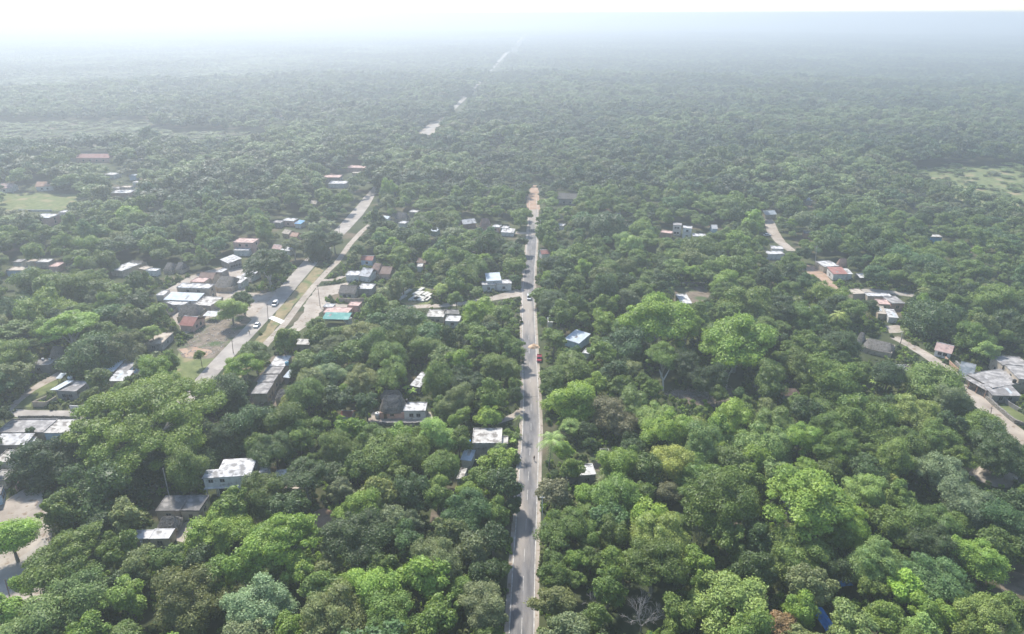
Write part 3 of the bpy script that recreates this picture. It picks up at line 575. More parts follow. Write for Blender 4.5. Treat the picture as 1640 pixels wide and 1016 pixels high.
# --- centre, left of the street
H('two storey house with a stained white flat roof beside the street', (757, 711), (803, 711), (804, 688), 5.4, 'rubble', 'flat', 'grey', win=0, side=1, lm='the stained white flat roof', par=.3)
H('lower right wing of the stained flat roofed house', (804, 712), (813, 712), (813, 700), 4.6, 'rubble', 'flat', 'grey', win=0, side=1)
H('tin roofed lean to beside the stained flat roofed house', (739, 736), (754, 738), (755, 724), 2.8, 'tin', 'shed', 'white', win=0, side=0, name='shed')
H('tall thin white walled shed below the tin lean to', (732, 768), (741, 769), (743, 752), 2.6, 'rubble', 'flat', 'white', win=0, side=0, name='shed')
H('reddish brick house half hidden behind the dark round tree', (753, 868), (770, 869), (770, 852), 3.0, 'red', 'gable', 'orange', win=0, side=0, lm='the reddish brick house')
H('bright white square flat roof just right of the street', (927, 763), (954, 761), (953, 744), 3, 'white', 'flat', 'grey', win=1, side=0, lm='the white square roof right of the street')
H('dull grey tin roof attached to the bright white square one', (908, 763), (925, 763), (926, 748), 2.5, 'grey', 'shed', 'grey', win=0, side=0, name='shed')
H('roofless grey concrete enclosure behind the bright white square roof', (965, 741), (978, 741), (978, 722), 2.4, 'grey', 'flat', 'grey', win=0, side=0, name='shed', par=.5)
H('large grey oval thatched house beside a small white house', (608, 661), (647, 661), (649, 643), 2.3, 'thatch', 'thatch', 'pink', win=1, side=0, door=1, name='thatched_house', ridge=4.6, lm='the large oval thatch')
H('second lower thatch just behind the large oval one', (611, 640), (642, 638), (645, 629), 2.3, 'thatch', 'thatch', 'tan', win=0, side=0, name='thatched_house', ridge=2.6)
H('small white house with two dark windows right of the oval thatch', (647, 659), (681, 659), (681, 646), 3.0, 'white', 'flat', 'white', win=2, side=0, lm='the small white house with two windows')
H('tilted white tin roof behind the banana plants', (658, 617), (672, 620), (673, 600), 2.8, 'white', 'shed', 'grey', win=0, side=0, lm='the tilted white tin roof')
H('little red roofed kiosk under dark trees', (546, 666), (562, 667), (560, 658), 2.2, 'red', 'gable', 'white', win=0, side=0, name='hut', lm='the little red roof')
H('nearest grey flat roofed block of the stepped row', (403, 631), (427, 631), (438, 614), 4.0, 'grey', 'flat', 'tan', win=0, side=2, lm='the stepped grey row', par=.08)
H('second grey flat roofed block of the stepped row', (412, 612), (438, 612), (446, 601), 4.0, 'grey', 'flat', 'tan', win=0, side=1, par=.08)
H('third grey flat roofed block of the stepped row', (422, 599), (448, 599), (456, 588), 4.0, 'grey', 'flat', 'tan', win=0, side=1, par=.08)
H('farthest block of the stepped row, with bright white roof', (432, 587), (456, 587), (467, 571), 4.0, 'white', 'flat', 'tan', win=0, side=1, par=.08)
H('pale conical thatched hut in front of the stepped row', (441, 638), (461, 640), (468, 629), 2.1, 'thatch', 'thatch', 'tan', win=0, side=0, name='hut', ridge=2.6)
H('bluish tin lean to beside the stepped row', (455, 604), (463, 605), (472, 590), 2.8, 'tin', 'shed', 'grey', win=0, side=0, name='shed')
H('pale roofed shelter peeking out of the trees beside the service road', (468, 551), (494, 552), (496, 546), 2.8, 'rubble', 'shed', 'grey', win=0, side=0, name='shelter')
# --- right
H('pink gabled house with white walls facing the descending road', (1498, 560), (1523, 566), (1531, 558), 2.7, 'pink', 'gable', 'white', win=2, side=0, ridge=1.9, lm='the pink gabled house')
H('long low grey thatch with a pointed left end', (1381, 555), (1428, 566), (1436, 553), 2.3, 'thatch', 'thatch', 'tan', win=0, side=0, ridge=2.4, name='thatched_house', lm='the long low thatch')
H('pointed grey thatch joined to the left end of the long one', (1372, 550), (1381, 552), (1385, 543), 2.3, 'thatch', 'thatch', 'tan', win=0, side=0, ridge=4, name='hut')
H('white gabled roof between dark trees below the long thatch', (1431, 598), (1451, 599), (1447, 586), 2.4, 'white', 'gable', 'white', win=0, side=0, lm='the white gable below the long thatch')
H('roofless grey stone ruin right of the white gable', (1449, 597), (1463, 596), (1466, 585), 2.2, 'dark', 'flat', 'grey', win=0, side=0, par=.5)
H('dark slate roofed house at the bend of the descending road', (1536, 599), (1557, 604), (1565, 588), 2.8, 'slate', 'gable', 'grey', win=1, side=0, lm='the dark slate roof')
H('wide weathered grey flat roofed house with columned porch by the road', (1549, 600), (1589, 622), (1630, 606), 3.4, 'grey', 'flat', 'tan', win=3, side=0, door=1, porch=True, lm='the columned porch', par=.1)
H('lower grey sheet roof below the columned house', (1590, 633), (1634, 634), (1632, 621), 2.8, 'grey', 'shed', 'grey', win=2, side=0)
H('tall grey flat roofed block behind the columned house', (1606, 586), (1650, 588), (1656, 574), 4.6, 'grey', 'flat', 'tan', win=1, side=1)
H('tall tan walled block at the right edge by the columned house', (1632, 608), (1668, 611), (1672, 590), 5.0, 'grey', 'flat', 'tan', win=1, side=1)
H('flat white roofed house left of the small red roof', (1320, 428), (1343, 427), (1337, 418), 3, 'white', 'flat', 'tan', win=1, side=0, lm='the white roof by the dirt clearing')
H('white house with small dark red roof by the orange clearing', (1335, 439), (1357, 439), (1352, 431), 3.2, 'red', 'shed', 'white', win=0, side=1, lm='the small dark red roof')
H('small white roofed room right of the small dark red roof', (1358, 439), (1365, 439), (1362, 433), 3, 'white', 'shed', 'white', win=0, side=0)
H('pink grey thatch behind the small dark red roof', (1343, 426), (1358, 427), (1360, 418), 2.3, 'brown', 'thatch', 'tan', win=0, side=0, name='thatched_house', ridge=3.5)
H('lone white shelter at the wood edge', (1378, 445), (1392, 445), (1393, 440), 2.5, 'white', 'shed', None, name='shelter')
H('tan flat roof at the left end of the long white one', (1367, 472), (1387, 471), (1381, 463), 3, 'tan', 'flat', 'tan', win=0, side=0)
H('long narrow white roof along the grey street', (1390, 475), (1428, 476), (1428, 471), 3.2, 'white', 'flat', 'tan', win=0, side=0, lm='the long narrow white roof')
H('pinkish flat roof below the long narrow white one', (1408, 488), (1426, 489), (1420, 481), 3, 'pink', 'flat', 'tan', win=1, side=0)
H('dark patched roof right of the pinkish flat roof', (1428, 487), (1449, 487), (1447, 475), 3, 'grey', 'flat', 'pink', win=1, side=1)
H('tan tarp roof in front of the pinkish flat roof', (1407, 502), (1419, 503), (1415, 494), 2.6, 'tan', 'shed', 'tan', win=0, side=0, name='shed')
H('tilted bright white sheet roof in front of the dark patched roof', (1424, 508), (1438, 509), (1428, 499), 2.6, 'white', 'shed', 'white', win=0, side=0, name='shed')
H('tiny white gabled roof beside the yellow palm', (1283, 499), (1298, 500), (1295, 494), 2.6, 'white', 'gable', 'white', win=0, side=0, name='hut')
H('small white gabled house at the top of the pinkish road', (1226, 344), (1243, 343), (1242, 336), 3, 'tin', 'gable', 'tan', win=0, side=0, lm='the gabled house at the top of the road')
H('white flat roof below the pinkish dirt road', (1236, 399), (1255, 400), (1254, 392), 3, 'white', 'flat', 'white', win=0, side=0, lm='the white roofs below the pinkish road')
H('narrow white roof strip below the pinkish dirt road', (1229, 408), (1256, 408), (1256, 403), 2.8, 'white', 'flat', 'white', win=0, side=0)
H('grey white roof with a red wall right of the pinkish road', (1288, 374), (1303, 375), (1303, 368), 3, 'grey', 'flat', 'orange', win=0, side=0)
H('small bright tin roof above the pinkish road', (1291, 321), (1300, 322), (1300, 316), 3, 'tin', 'shed', 'white', win=0, side=0)
H('white roofed house with vivid blue wall alone in the woods', (1491, 380), (1509, 381), (1504, 372), 3.6, 'white', 'flat', 'brightblue', win=0, side=0, lm='the vivid blue house')
H('earth coloured brick shed in the right hand woods', (1133, 756), (1161, 757), (1160, 745), 2.4, 'tan', 'flat', 'grey', win=0, side=0, name='shed')
H('small round thatched hut above the bright tree row', (1255, 633), (1281, 632), (1279, 623), 1.8, 'brown', 'thatch', 'grey', win=0, side=0, name='hut', ridge=1.6, lm='the small round thatch')
H('low tan thatched hut at the dark gap right of the leaning palms', (1190, 905), (1200, 905), (1200, 898), 1.6, 'thatch', 'thatch', 'tan', win=0, side=0, name='hut', ridge=1.4, mask=False)

# ------------------------------------------------------------------ walls, tanks, slabs, tarps
def wall_run(label, pts, h, t, mat, name='stone_wall', cat='wall', base_z=0):
    m = MB(); w_ = [at(x, y, 0) for x, y in pts]
    rnd = random.Random(len(label)); k = 0; v = []; f = []
    P = []
    for i in range(len(w_)-1):
        a, b = w_[i], w_[i+1]; n_ = max(1, int((b-a).length/.8))
        for j in range(n_): P.append(a.lerp(b, j/n_))
    P.append(w_[-1])
    for i, p in enumerate(P):
        d = (P[min(i+1, len(P)-1)]-P[max(i-1, 0)]).normalized(); nr = Vector((d.y, -d.x, 0))*(t/2)
        hh = h+(rnd.uniform(-.12, .12) if name == 'stone_wall' else 0)
        for q, z in ((p-nr, 0), (p-nr, hh), (p+nr, hh), (p+nr, 0)): v.append((q.x, q.y, z))
    for i in range(len(P)-1):
        for j in range(3): f.append((4*i+j, 4*i+4+j, 4*i+5+j, 4*i+1+j))
    f.append((0, 1, 2, 3)); e = 4*(len(P)-1); f.append((e+3, e+2, e+1, e))
    return tag(mesh_obj(name, v, f, mat), label, cat)
M_STONE = noisy('dry_stone', (.14, .13, .12), (.32, .30, .27), 2.2, 1, .9, c3=(.08, .08, .06), scale3=3, thr=.58, world=True)
wall_run('rough dry stone wall along the descending road', [(1530, 583), (1548, 602), (1572, 632), (1598, 656), (1625, 678), (1660, 690)], 1.3, .6, M_STONE)
wall_run('pale block wall around the grass strip at the right edge', [(1601, 640), (1618, 652), (1660, 676)], 1.5, .25, wallmat('grey'), 'block_wall')
wall_run('low orange painted wall before the dark slate roof', [(1513, 576), (1524, 587), (1534, 596)], 1.3, .25, wallmat('orange'), 'block_wall')
wall_run('tan yard wall in front of the grey house with two windows', [(77, 642), (54, 652), (77, 652), (92, 643)], 2.0, .2, wallmat('tan'), 'block_wall')
wall_run('pale panel wall right of the grey house with two windows', [(113, 656), (131, 657), (142, 653)], 1.6, .2, wallmat('white'), 'block_wall')
wall_run('pale block wall before the grey house behind the dirt yard', [(543, 484), (565, 485), (583, 484)], 2.0, .2, wallmat('tan'), 'block_wall')
wall_run('dark dry stone wall below the oval thatch', [(590, 680), (625, 681), (665, 681), (690, 678)], 1.1, .6, M_STONE)
wall_run('low white wall edging the football field', [(30, 338), (60, 339), (84, 339)], 1.2, .25, wallmat('white'), 'block_wall')
wall_run('grey stone wall along the street above the patchy roof', [(30, 670), (70, 669.5), (128, 671)], .9, .3, M_STONE)
wall_run('pink gate wall at the head of the dirt road', [(28, 788), (34, 778), (38, 772)], 1.9, .25, wallmat('pink'), 'block_wall')
wall_run('sloping white parapet wall beside the low white roofed rooms', [(228, 880), (234, 874), (241, 867)], 2.4, .2, wallmat('white'), 'block_wall')
wall_run('grey stone wall behind the shaded bare yard', [(1082, 458), (1105, 456), (1128, 457)], 1.4, .4, M_STONE)
def tank(label, p, z, r, h, c):
    q = at(*p, z); t = empty('water_tank', q); tag(t, label, 'water tank')
    m = MB(); m.tube([(0, 0, 0), (0, 0, h*.8), (0, 0, h*.92)], [r, r, r*.7], 14); m.build('body', c, t, True)
    MB().tube([(0, 0, h*.92), (0, 0, h)], [r*.3, r*.28], 10).build('lid', plain('tank_lid', (.05, .05, .05)), t)
    LANDM.append
M_BLK = plain('black_plastic', (.03, .03, .03), .4); M_WPL = plain('white_plastic', (.7, .7, .68), .4); M_BPL = plain('blue_plastic', (.1, .3, .4), .4)
tank('white water tank behind the grey house with the tin sheet', (113, 609), 2.4, .8, 1.6, M_WPL)
tank('small white tank on the grey block house roof, left one', (69, 577), 3.2, .45, .9, M_WPL)
tank('small white tank on the grey block house roof, right one', (80, 577), 3.2, .4, .8, M_WPL)
tank('blue water tank on the stepped row', (460, 585), 4.2, .7, 1.5, M_BPL)
tank('black water tank on the small white house beside the oval thatch', (652, 644), 3.2, .55, 1.2, M_BLK)
tank('black water tank on the weathered roof with the columned porch', (1624, 613), 3.6, .6, 1.3, M_BLK)
tank('white tank in the yard right of the little red kiosk', (605, 668), 0, .9, 1.8, M_WPL)
# tombs
M_TOMB = noisy('tomb_white', (.42, .41, .38), (.58, .57, .54), 1.5, .8)
for x, y, a_, L_ in [(652, 469, .5, 8), (644, 478, .5, 7), (666.5, 471, .5, 6), (673.6, 471.5, .5, 6), (674.4, 465, .5, 5), (661.7, 479, .5, 7), (666, 480, .5, 5), (669.5, 479, .5, 6), (675, 480, .5, 6), (680, 481, .5, 6), (682, 472, .5, 5), (686, 475, .4, 6), (685, 480, .4, 6)]:
    p = at(x, y, 0); o = MB().box(-.8, .8, -L_*.4, L_*.4, 0, .6).box(-.95, .95, -L_*.4-.1, L_*.4+.1, .602, .7).build('tomb', M_TOMB)
    o.location = p; o.rotation_euler = (0, 0, -a_*.9)
    tag(o, 'long white slab lying on the bright cemetery grass', 'tomb', 'white slabs on the cemetery grass')
# blue tarps
M_TARP = noisy('blue_tarp', (.02, .17, .55), (.05, .28, .78), 1.2, .45, .3)
def tarp(label, c, wx, wy, z, rz, sag, name='tarp'):
    p = at(*c, z); v = []; f = []; n_ = 8
    rnd = random.Random(int(c[0]))
    for i in range(n_+1):
        for j in range(n_+1):
            x = (i/n_-.5)*wx; y = (j/n_-.5)*wy
            v.append((x, y, z+sag*(abs(i/n_-.5)*-2+.5)+rnd.uniform(-.07, .07)+.25*y))
    for i in range(n_):
        for j in range(n_): k = i*(n_+1)+j; f.append((k, k+n_+1, k+n_+2, k+1))
    t = empty(name, (p.x, p.y, 0), rz); tag(t, label, 'tarp')
    mesh_obj('sheet', v, f, M_TARP, t)
    for sx in (-1, 1):
        for sy in (-1, 1): MB().tube([(sx*wx*.45, sy*wy*.45, 0), (sx*wx*.45, sy*wy*.45, z+.1*sy)], [.05, .05], 5).build('pole', M_BARK, t)
    xs, ys = proj(p.x, p.y, z)[:2]; return xs, ys
tarp('creased bright blue tarp at the bottom of the right hand woods', (1320, 990), 2.6, 4.6, 3.0, .3, .6); LANDM.append(('the large blue tarp', 1320, 990))
mask_poly([(1307, 972), (1340, 972), (1334, 1010), (1310, 1008)])
tarp('smaller blue tarp shelter in the dark gap among the trees', (1354, 932), 2.8, 2.0, 2.6, .1, .2); LANDM.append(('the small blue tarp', 1354, 932))
mask_poly([(1340, 918), (1368, 920), (1368, 948), (1340, 944)])
tarp('little blue tarp on the side of the stained flat roofed house', (751, 708), 1.2, 1.8, 3.4, .1, .1)
# heaps
def heap(name, label, c, r, h, mat, cat, seed=1, kind=None):
    rnd = random.Random(seed); v = [(0, 0, h)]; f = []; NR, NA = 8, 22
    for i in range(1, NR+1):
        for j in range(NA):
            a = 2*math.pi*j/NA; q = i/NR; rr = r*q*(1+rnd.uniform(-.1, .1)); v.append((rr*math.cos(a), rr*.75*math.sin(a), max(0, h*(1-q)**.8*(1+rnd.uniform(-.25, .25))) if i < NR else -.02))
    for j in range(NA): f.append((0, 1+j, 1+(j+1) % NA))
    for i in range(NR-1):
        for j in range(NA): f.append((1+i*NA+j, 1+(i+1)*NA+j, 1+(i+1)*NA+(j+1) % NA, 1+i*NA+(j+1) % NA))
    o = mesh_obj(name, v, f, mat, None, True); o.location = at(*c, 0); tag(o, label, cat)
    return o
heap('sand_pile', 'orange sand heap on the street edge behind the red pickup', (855, 556), 2.3, 1.3, noisy('sand', (.50, .33, .20), (.64, .47, .32), 1.5, 1), 'sand pile', 3); LANDM.append(('the sand heap', 857, 556))
heap('earth_mound', 'pale earth mound beside the green clearing at the right', (1592, 764), 6.5, 1.6, M_DIRT, 'earth mound', 4)
mask_poly([(1550, 745), (1630, 745), (1630, 774), (1560, 774)])
heap('rubble_pile', 'grey rubble heap with pink bricks beside the white square roof', (972, 756), 2.6, 1.2, M_RUBBLE, 'rubble pile', 5)
# scattered rubble and cut brush
def scatter(name, label, poly, n_, smin, smax, mat, seed, stick=False):
    rnd = random.Random(seed); m = MB(); xs = [p[0] for p in poly]; ys = [p[1] for p in poly]
    def ins(x, y):
        c = False
        for i in range(len(poly)):
            x1, y1 = poly[i]; x2, y2 = poly[(i+1) % len(poly)]
            if (y1 > y) != (y2 > y) and x < (x2-x1)*(y-y1)/(y2-y1)+x1: c = not c
        return c
    k = 0
    while k < n_:
        x = rnd.uniform(min(xs), max(xs)); y = rnd.uniform(min(ys), max(ys))
        if not ins(x, y): continue
        k += 1; p = at(x, y, 0); s = rnd.uniform(smin, smax)
        if stick:
            a = rnd.uniform(0, 6.3); L_ = s*4; d = Vector((math.cos(a)*L_, math.sin(a)*L_, rnd.uniform(0, .6)))
            m.tube([p+Vector((0, 0, .1)), p+d*.5+Vector((0, 0, .3)), p+d+Vector((0, 0, .1))], [.05, .04, .02], 4, False)
        else:
            M = Matrix.Translation(p) @ Matrix.Rotation(rnd.uniform(0, 6.3), 4, 'Z') @ Matrix.Rotation(rnd.uniform(-.4, .4), 4, 'X')
            m.box(-s, s, -s*rnd.uniform(.4, 1), s*.7, -.05, s*rnd.uniform(.3, .9), M)
    return tag(m.build(name, mat), label, None, None, 'stuff')
scatter('rubble', 'pale stones and rubble strewn over the bare roadside lot', [(306, 543), (314, 524), (354, 505), (392, 502), (377, 537), (343, 568), (290, 568)], 300, .08, .32, noisy('stone_chips', (.22, .195, .17), (.38, .35, .31), 3, 1), 7)
scatter('rubble', 'white litter and stones on the patchy grey roof yard', [(-6, 690), (69, 690), (90, 674), (10, 674)], 1, .1, .2, M_STONE, 8)
scatter('brushwood', 'cut branches piled over the brown clearing', [(1062, 632), (1110, 618), (1180, 622), (1208, 640), (1190, 655), (1120, 652)], 420, .3, .9, M_DEADBARK, 9, True)
# ------------------------------------------------------------------ poles
def pole(label, base, top, r=.13, arm=1.6, conc=True, name='utility_pole'):
    b = at(*base, 0)
    # height from the pixel height of the pole
    h = 4.0
    for _ in range(30):
        h += ((proj(b.x, b.y, h)[1]-top[1]))/max(1, scale_at((b.x, b.y, h)))*.8
    h = max(3, min(13, h))
    # lateral lean
    dx = (top[0]-proj(b.x, b.y, h)[0])/scale_at((b.x, b.y, h))
    t = empty(name, b); tag(t, label, 'utility pole')
    m_ = noisy('concrete_pole', (.40, .38, .35), (.56, .54, .50), 2, .9) if conc else noisy('wood_pole', (.12, .10, .08), (.20, .17, .14), 2, .9)
    MB().tube([(0, 0, -.1), (dx, 0, h)], [r, r*.65], 8).build('shaft', m_, t)
    if arm:
        MB().box(dx-arm/2, dx+arm/2, -.06, .06, h-.5, h-.38).build('crossarm', m_, t)
        for s in (-1, 0, 1): MB().tube([(dx+s*arm*.42, 0, h-.37), (dx+s*arm*.42, 0, h-.2)], [.05, .04], 6).build('insulator', M_WPL, t)
    return (b.x+dx, b.y, h-.3)
PL = []
PL.append(pole('leaning pale concrete pole behind the dark flat roofed house', (271.7, 797), (261, 751), .16, 0))
pole('dark pole beside the highway near the bright green tree', (373.7, 566), (371.5, 545), .14, 1.2, False)
pole('pole at the corner of the concrete link between the roads', (429.6, 514), (427.7, 487), .14, 1.2, False)
pole('tall pole on the dirt yard beside the service road', (513, 492), (508.5, 456), .15, 1.4, False)
pole('short dark pole beside the lane at the lower left corner', (15, 954), (8, 928), .14, 0, False)
pole('white pole with crossarm left of the great spreading tree', (163, 628), (160, 614), .16, 2.4)
pole('far pole where the highway bends out of sight', (544, 380), (543, 364), .15, 1.4, False)
pole('thin pole beside the pinkish dirt road', (1257, 372), (1258, 353), .14, 1.2)
pole('tall white pole beside the orange dirt clearing', (1305, 425), (1308.5, 393), .17, 0)
pole('dark wooden pole beside the stone wall road', (1585.5, 672), (1588.5, 652), .13, 1.2, False)
pole('tall pole at the head of the descending road', (1443, 548), (1445, 530), .14, 1.4)
pole('pole on the grey street before the red roof', (1354, 461), (1355, 444), .14, 1.0, False)
pole('tall thin pole by the near right kerb of the straight street', (868.8, 862), (868.3, 786), .13, 1.4)
pole('white pole at the far reddish end of the street', (864, 320), (863, 297), .16, 1.2)
pole('pole by the right kerb beside the red gabled roof', (863.5, 432), (863, 401), .14, 1.2)
pole('pole by the right kerb at the cross street', (866, 376), (865.5, 352), .14, 1.2)
def cable(label, a, za, b, zb, sag=.8):
    p, q = at(*a, za), at(*b, zb); P = [p.lerp(q, t/16)-Vector((0, 0, sag*4*(t/16)*(1-t/16))) for t in range(17)]
    tag(MB().tube(P, [.035]*17, 4, False).build('power_cable', plain('cable_black', (.05, .05, .05))), label, 'cable')
cable('thin cable crossing over the straight street near the dirt track', (690, 632), 8, (872, 634), 8)
cable('thin cable running along the right kerb of the straight street', (868.3, 790), 8.5, (864, 410), 8.5, 1.5)
# ------------------------------------------------------------------ vehicles
M_TYRE = plain('tyre_rubber', (.02, .02, .02), .9); M_RIM = plain('rim_metal', (.4, .4, .4), .4, .5); M_LAMP = plain('lamp_lens', (.7, .7, .65), .2); M_TAIL = plain('tail_lens', (.4, .03, .02), .3)
M_CARGLASS = plain('car_glass', (.03, .04, .05), .1)
def vehicle(label, cat, base, ang, kind, paint, name):
    p = at(*base, 0); t = empty(name, p, ang); tag(t, label, cat)
    # profile in x (forward) and z
    if kind == 'car':
        low = [(-2.1, .35), (-2.15, .75), (-2.05, .95), (1.1, .98), (2.0, .80), (2.12, .55), (2.08, .33)]; gl = [(-1.7, .95), (-1.25, 1.40), (.35, 1.42), (1.15, .97)]; W = .86
    elif kind == 'van':
        low = [(-2.1, .35), (-2.15, 1.0), (1.3, 1.02), (2.05, .9), (2.15, .55), (2.1, .33)]; gl = [(-2.1, 1.0), (-2.0, 1.85), (.8, 1.88), (1.5, 1.0)]; W = .9
    else:
        low = [(-2.6, .45), (-2.62, .62), (-.35, .62), (-.35, 1.05), (1.45, 1.08), (2.4, .98), (2.5, .6), (2.45, .42)]; gl = [(-.3, 1.05), (-.2, 1.68), (.85, 1.70), (1.5, 1.08)]; W = .92
    def extr(pr, w0, w1=None, z0=0):
        w1 = w1 or w0; n_ = len(pr); v = []
        zmin = min(z for _, z in pr); zmax = max(z for _, z in pr)
        for s in (-1, 1):
            for x, z in pr:
                q = (z-zmin)/(zmax-zmin+1e-6); v.append((x, s*(w0*(1-q)+w1*q), z))
        f = [tuple(range(n_))[::-1], tuple(range(n_, 2*n_))]+[(i, (i+1) % n_, n_+(i+1) % n_, n_+i) for i in range(n_)]
        return v, f
    v, f = extr(low, W); b = mesh_obj('body', v, f, paint, t)
    md = b.modifiers.new('b', 'BEVEL'); md.width = .07; md.segments = 2
    v, f = extr(gl, W-.06, W-.2); mesh_obj('windows', v, f, M_CARGLASS, t)
    x0, x1 = gl[1][0], gl[2][0]; zt = gl[1][1]
    r = MB().box(x0+.02, x1, -(W-.17), W-.17, zt+.0, zt+.07).build('roof', paint, t)
    if kind == 'van':
        for s in (-1, 1): MB().add([(-2.06, s*(W-.03), 1.0), (-.1, s*(W-.03), 1.0), (-.1, s*(W-.16), 1.80), (-2.0, s*(W-.16), 1.80)], [(0, 1, 2, 3)]).build('side_panel', paint, t)
    if kind == 'pickup':
        for s in (-1, 1): MB().box(-2.58, -.36, s*(W-.05)-.05, s*(W-.05)+.05, .62, 1.08).build('bed_side', paint, t)
        MB().box(-2.62, -2.54, -W+.1, W-.1, .62, 1.05).build('tailgate', paint, t)
    for x in ((-1.35, 1.3) if kind != 'pickup' else (-1.65, 1.55)):
        for s in (-1, 1):
            wv = MB(); 
            wv.tube([(x, s*(W-.20), .33), (x, s*(W+.02), .33)], [.33, .33], 16); wo = wv.build('wheel', M_TYRE, t)
            MB().tube([(x, s*(W+.0), .33), (x, s*(W+.035), .33)], [.19, .19], 12).build('rim', M_RIM, wo)
    xf = low[-2][0]; xb = low[1][0]
    for s in (-1, 1):
        MB().box(xf-.12, xf+.03, s*.62-.16, s*.62+.16, .62, .76).build('headlight', M_LAMP, t)
        MB().box(xb-.03, xb+.1, s*.68-.12, s*.68+.12, .56 if kind == 'pickup' else .72, .60 if kind == 'pickup' else .88).build('tail_light', M_TAIL, t)
    MB().box(xf-.05, xf+.08, -W+.08, W-.08, .36, .52).build('bumper', plain('bumper_grey', (.15, .15, .15)), t)
    return t
P_WHITE = plain('car_paint_white', (.78, .78, .78), .3); P_RED = plain('car_paint_red', (.34, .03, .05), .35); P_SIL = plain('car_paint_silver', (.5, .51, .52), .3)
hd = at(440, 487, 0)-at(412, 517, 0); hang = math.atan2(hd.y, hd.x)
vehicle('white saloon car driving on the highway beside the rubble lot', 'car', (412, 523), hang+math.pi, 'car', P_WHITE, 'car')
vehicle('white van on the highway near the side street apron', 'van', (441, 489), hang+math.pi, 'van', P_WHITE, 'van')
vehicle('white roofed van driving up the middle of the straight street', 'van', (847.3, 479), R_(-91), 'van', P_WHITE, 'van')
vehicle('dark red pickup truck parked at the right kerb in front of the sand heap', 'pickup truck', (863.6, 576.5), R_(-93), 'pickup', P_RED, 'pickup_truck')
vehicle('small white car parked on the pinkish dirt road far on the right', 'car', (1228.5, 378), R_(10), 'car', P_WHITE, 'car')
LANDM += [('the dark red pickup', 863, 575)]
# ------------------------------------------------------------------ people
M_SKIN = plain('skin', (.28, .16, .10), .7); M_HAIR = plain('black_hair', (.015, .012, .01), .7)
def skinned(name, pts, edges, rad, mat, parent, sub=2):
    me = bpy.data.meshes.new(name); me.from_pydata(pts, edges, []); me.update(); me.materials.append(mat)
    o = link(bpy.data.objects.new(name, me), parent); md = o.modifiers.new('skin', 'SKIN'); md.use_smooth_shade = True
    for i, r in enumerate(rad): me.skin_vertices[0].data[i].radius = (r, r)
    me.skin_vertices[0].data[0].use_root = True
    o.modifiers.new('sub', 'SUBSURF').levels = sub; o.modifiers['sub'].render_levels = sub
    return o
def person(label, base, ang, shirt, trous, stride=.22):
    p = at(*base, 0); t = empty('person', p, ang); tag(t, label, 'person')
    J = [(0, 0, .95), (0, 0, 1.15), (0, .02, 1.38), (0, .02, 1.50), (0, .03, 1.60), (0, .03, 1.70),
         (-.10, 0, .90), (-.10, stride, .50), (-.10, stride*1.1, .08), (-.10, stride*1.1+.16, .04),
         (.10, 0, .90), (.10, -stride*.6, .50), (.10, -stride*1.4, .12), (.10, -stride*1.4+.15, .05),
         (-.19, .0, 1.40), (-.24, -.08, 1.14), (-.24, .02, .90), (.19, .0, 1.40), (.24, .08, 1.14), (.24, .18, .92)]
    E = [(0, 1), (1, 2), (2, 3), (3, 4), (4, 5), (0, 6), (6, 7), (7, 8), (8, 9), (0, 10), (10, 11), (11, 12), (12, 13), (2, 14), (14, 15), (15, 16), (2, 17), (17, 18), (18, 19)]
    Rr = [.13, .12, .13, .05, .10, .07, .09, .06, .045, .035, .09, .06, .045, .035, .05, .042, .035, .05, .042, .035]
    body = skinned('body', J, E, Rr, M_SKIN, t)
    for hx, hy, hz, s in ((-.24, .02, .90, -1), (.24, .18, .92, 1)):
        m = MB(); m.tube([(hx, hy, hz), (hx, hy+.02, hz-.06), (hx, hy+.03, hz-.10)], [.03, .036, .03], 8)
        for k in range(4): m.tube([(hx, hy-.01+.018*k, hz-.09), (hx-s*.004, hy-.008+.02*k, hz-.13), (hx-s*.014, hy+.0+.02*k, hz-.165+.008*abs(k-1.5))], [.009, .008, .006], 6)
        m.tube([(hx, hy+.05, hz-.05), (hx, hy+.075, hz-.08), (hx-s*.01, hy+.08, hz-.11)], [.010, .009, .007], 6)
        m.build('hand', M_SKIN, t, True)
    skinned('shirt', [J[0], J[1], J[2], J[14], (-.235, -.05, 1.22), J[17], (.235, .05, 1.22)], [(0, 1), (1, 2), (2, 3), (3, 4), (2, 5), (5, 6)], [.15, .14, .15, .065, .06, .065, .06], shirt, t)
    skinned('trousers', [(0, 0, .94), J[6], J[7], (-.10, stride*1.1, .14), J[10], J[11], (.10, -stride*1.35, .18)], [(0, 1), (1, 2), (2, 3), (0, 4), (4, 5), (5, 6)], [.14, .105, .075, .06, .105, .075, .06], trous, t)
    m = MB()
    for k in range(5):
        a = k/4*1.4
        m.tube([(0, .0-.02*k, 1.74-.018*k), (0, -.015-.02*k, 1.76-.02*k)], [.09, .085], 10)
    m.build('hair', M_HAIR, t, True)
    MB().box(-.045, -.02, .115, .135, 1.61, 1.63).box(.02, .045, .115, .135, 1.61, 1.63).build('eyes', M_HAIR, t)
    MB().tube([(0, .12, 1.62), (0, .145, 1.575)], [.01, .018], 6).build('nose', M_SKIN, t)
    return t
person('person in dark clothes walking along the right side of the straight street', (855.5, 738), R_(5), plain('dark_cloth', (.03, .03, .04), .9), plain('dark_cloth', (.03, .03, .04), .9))
person('person in a yellow green top at the edge of the highway', (399.6, 535), R_(-40), plain('yellow_cloth', (.50, .45, .08), .9), plain('denim_cloth', (.08, .1, .16), .9), .1)
LANDM.append(('the walking person', 855, 735))
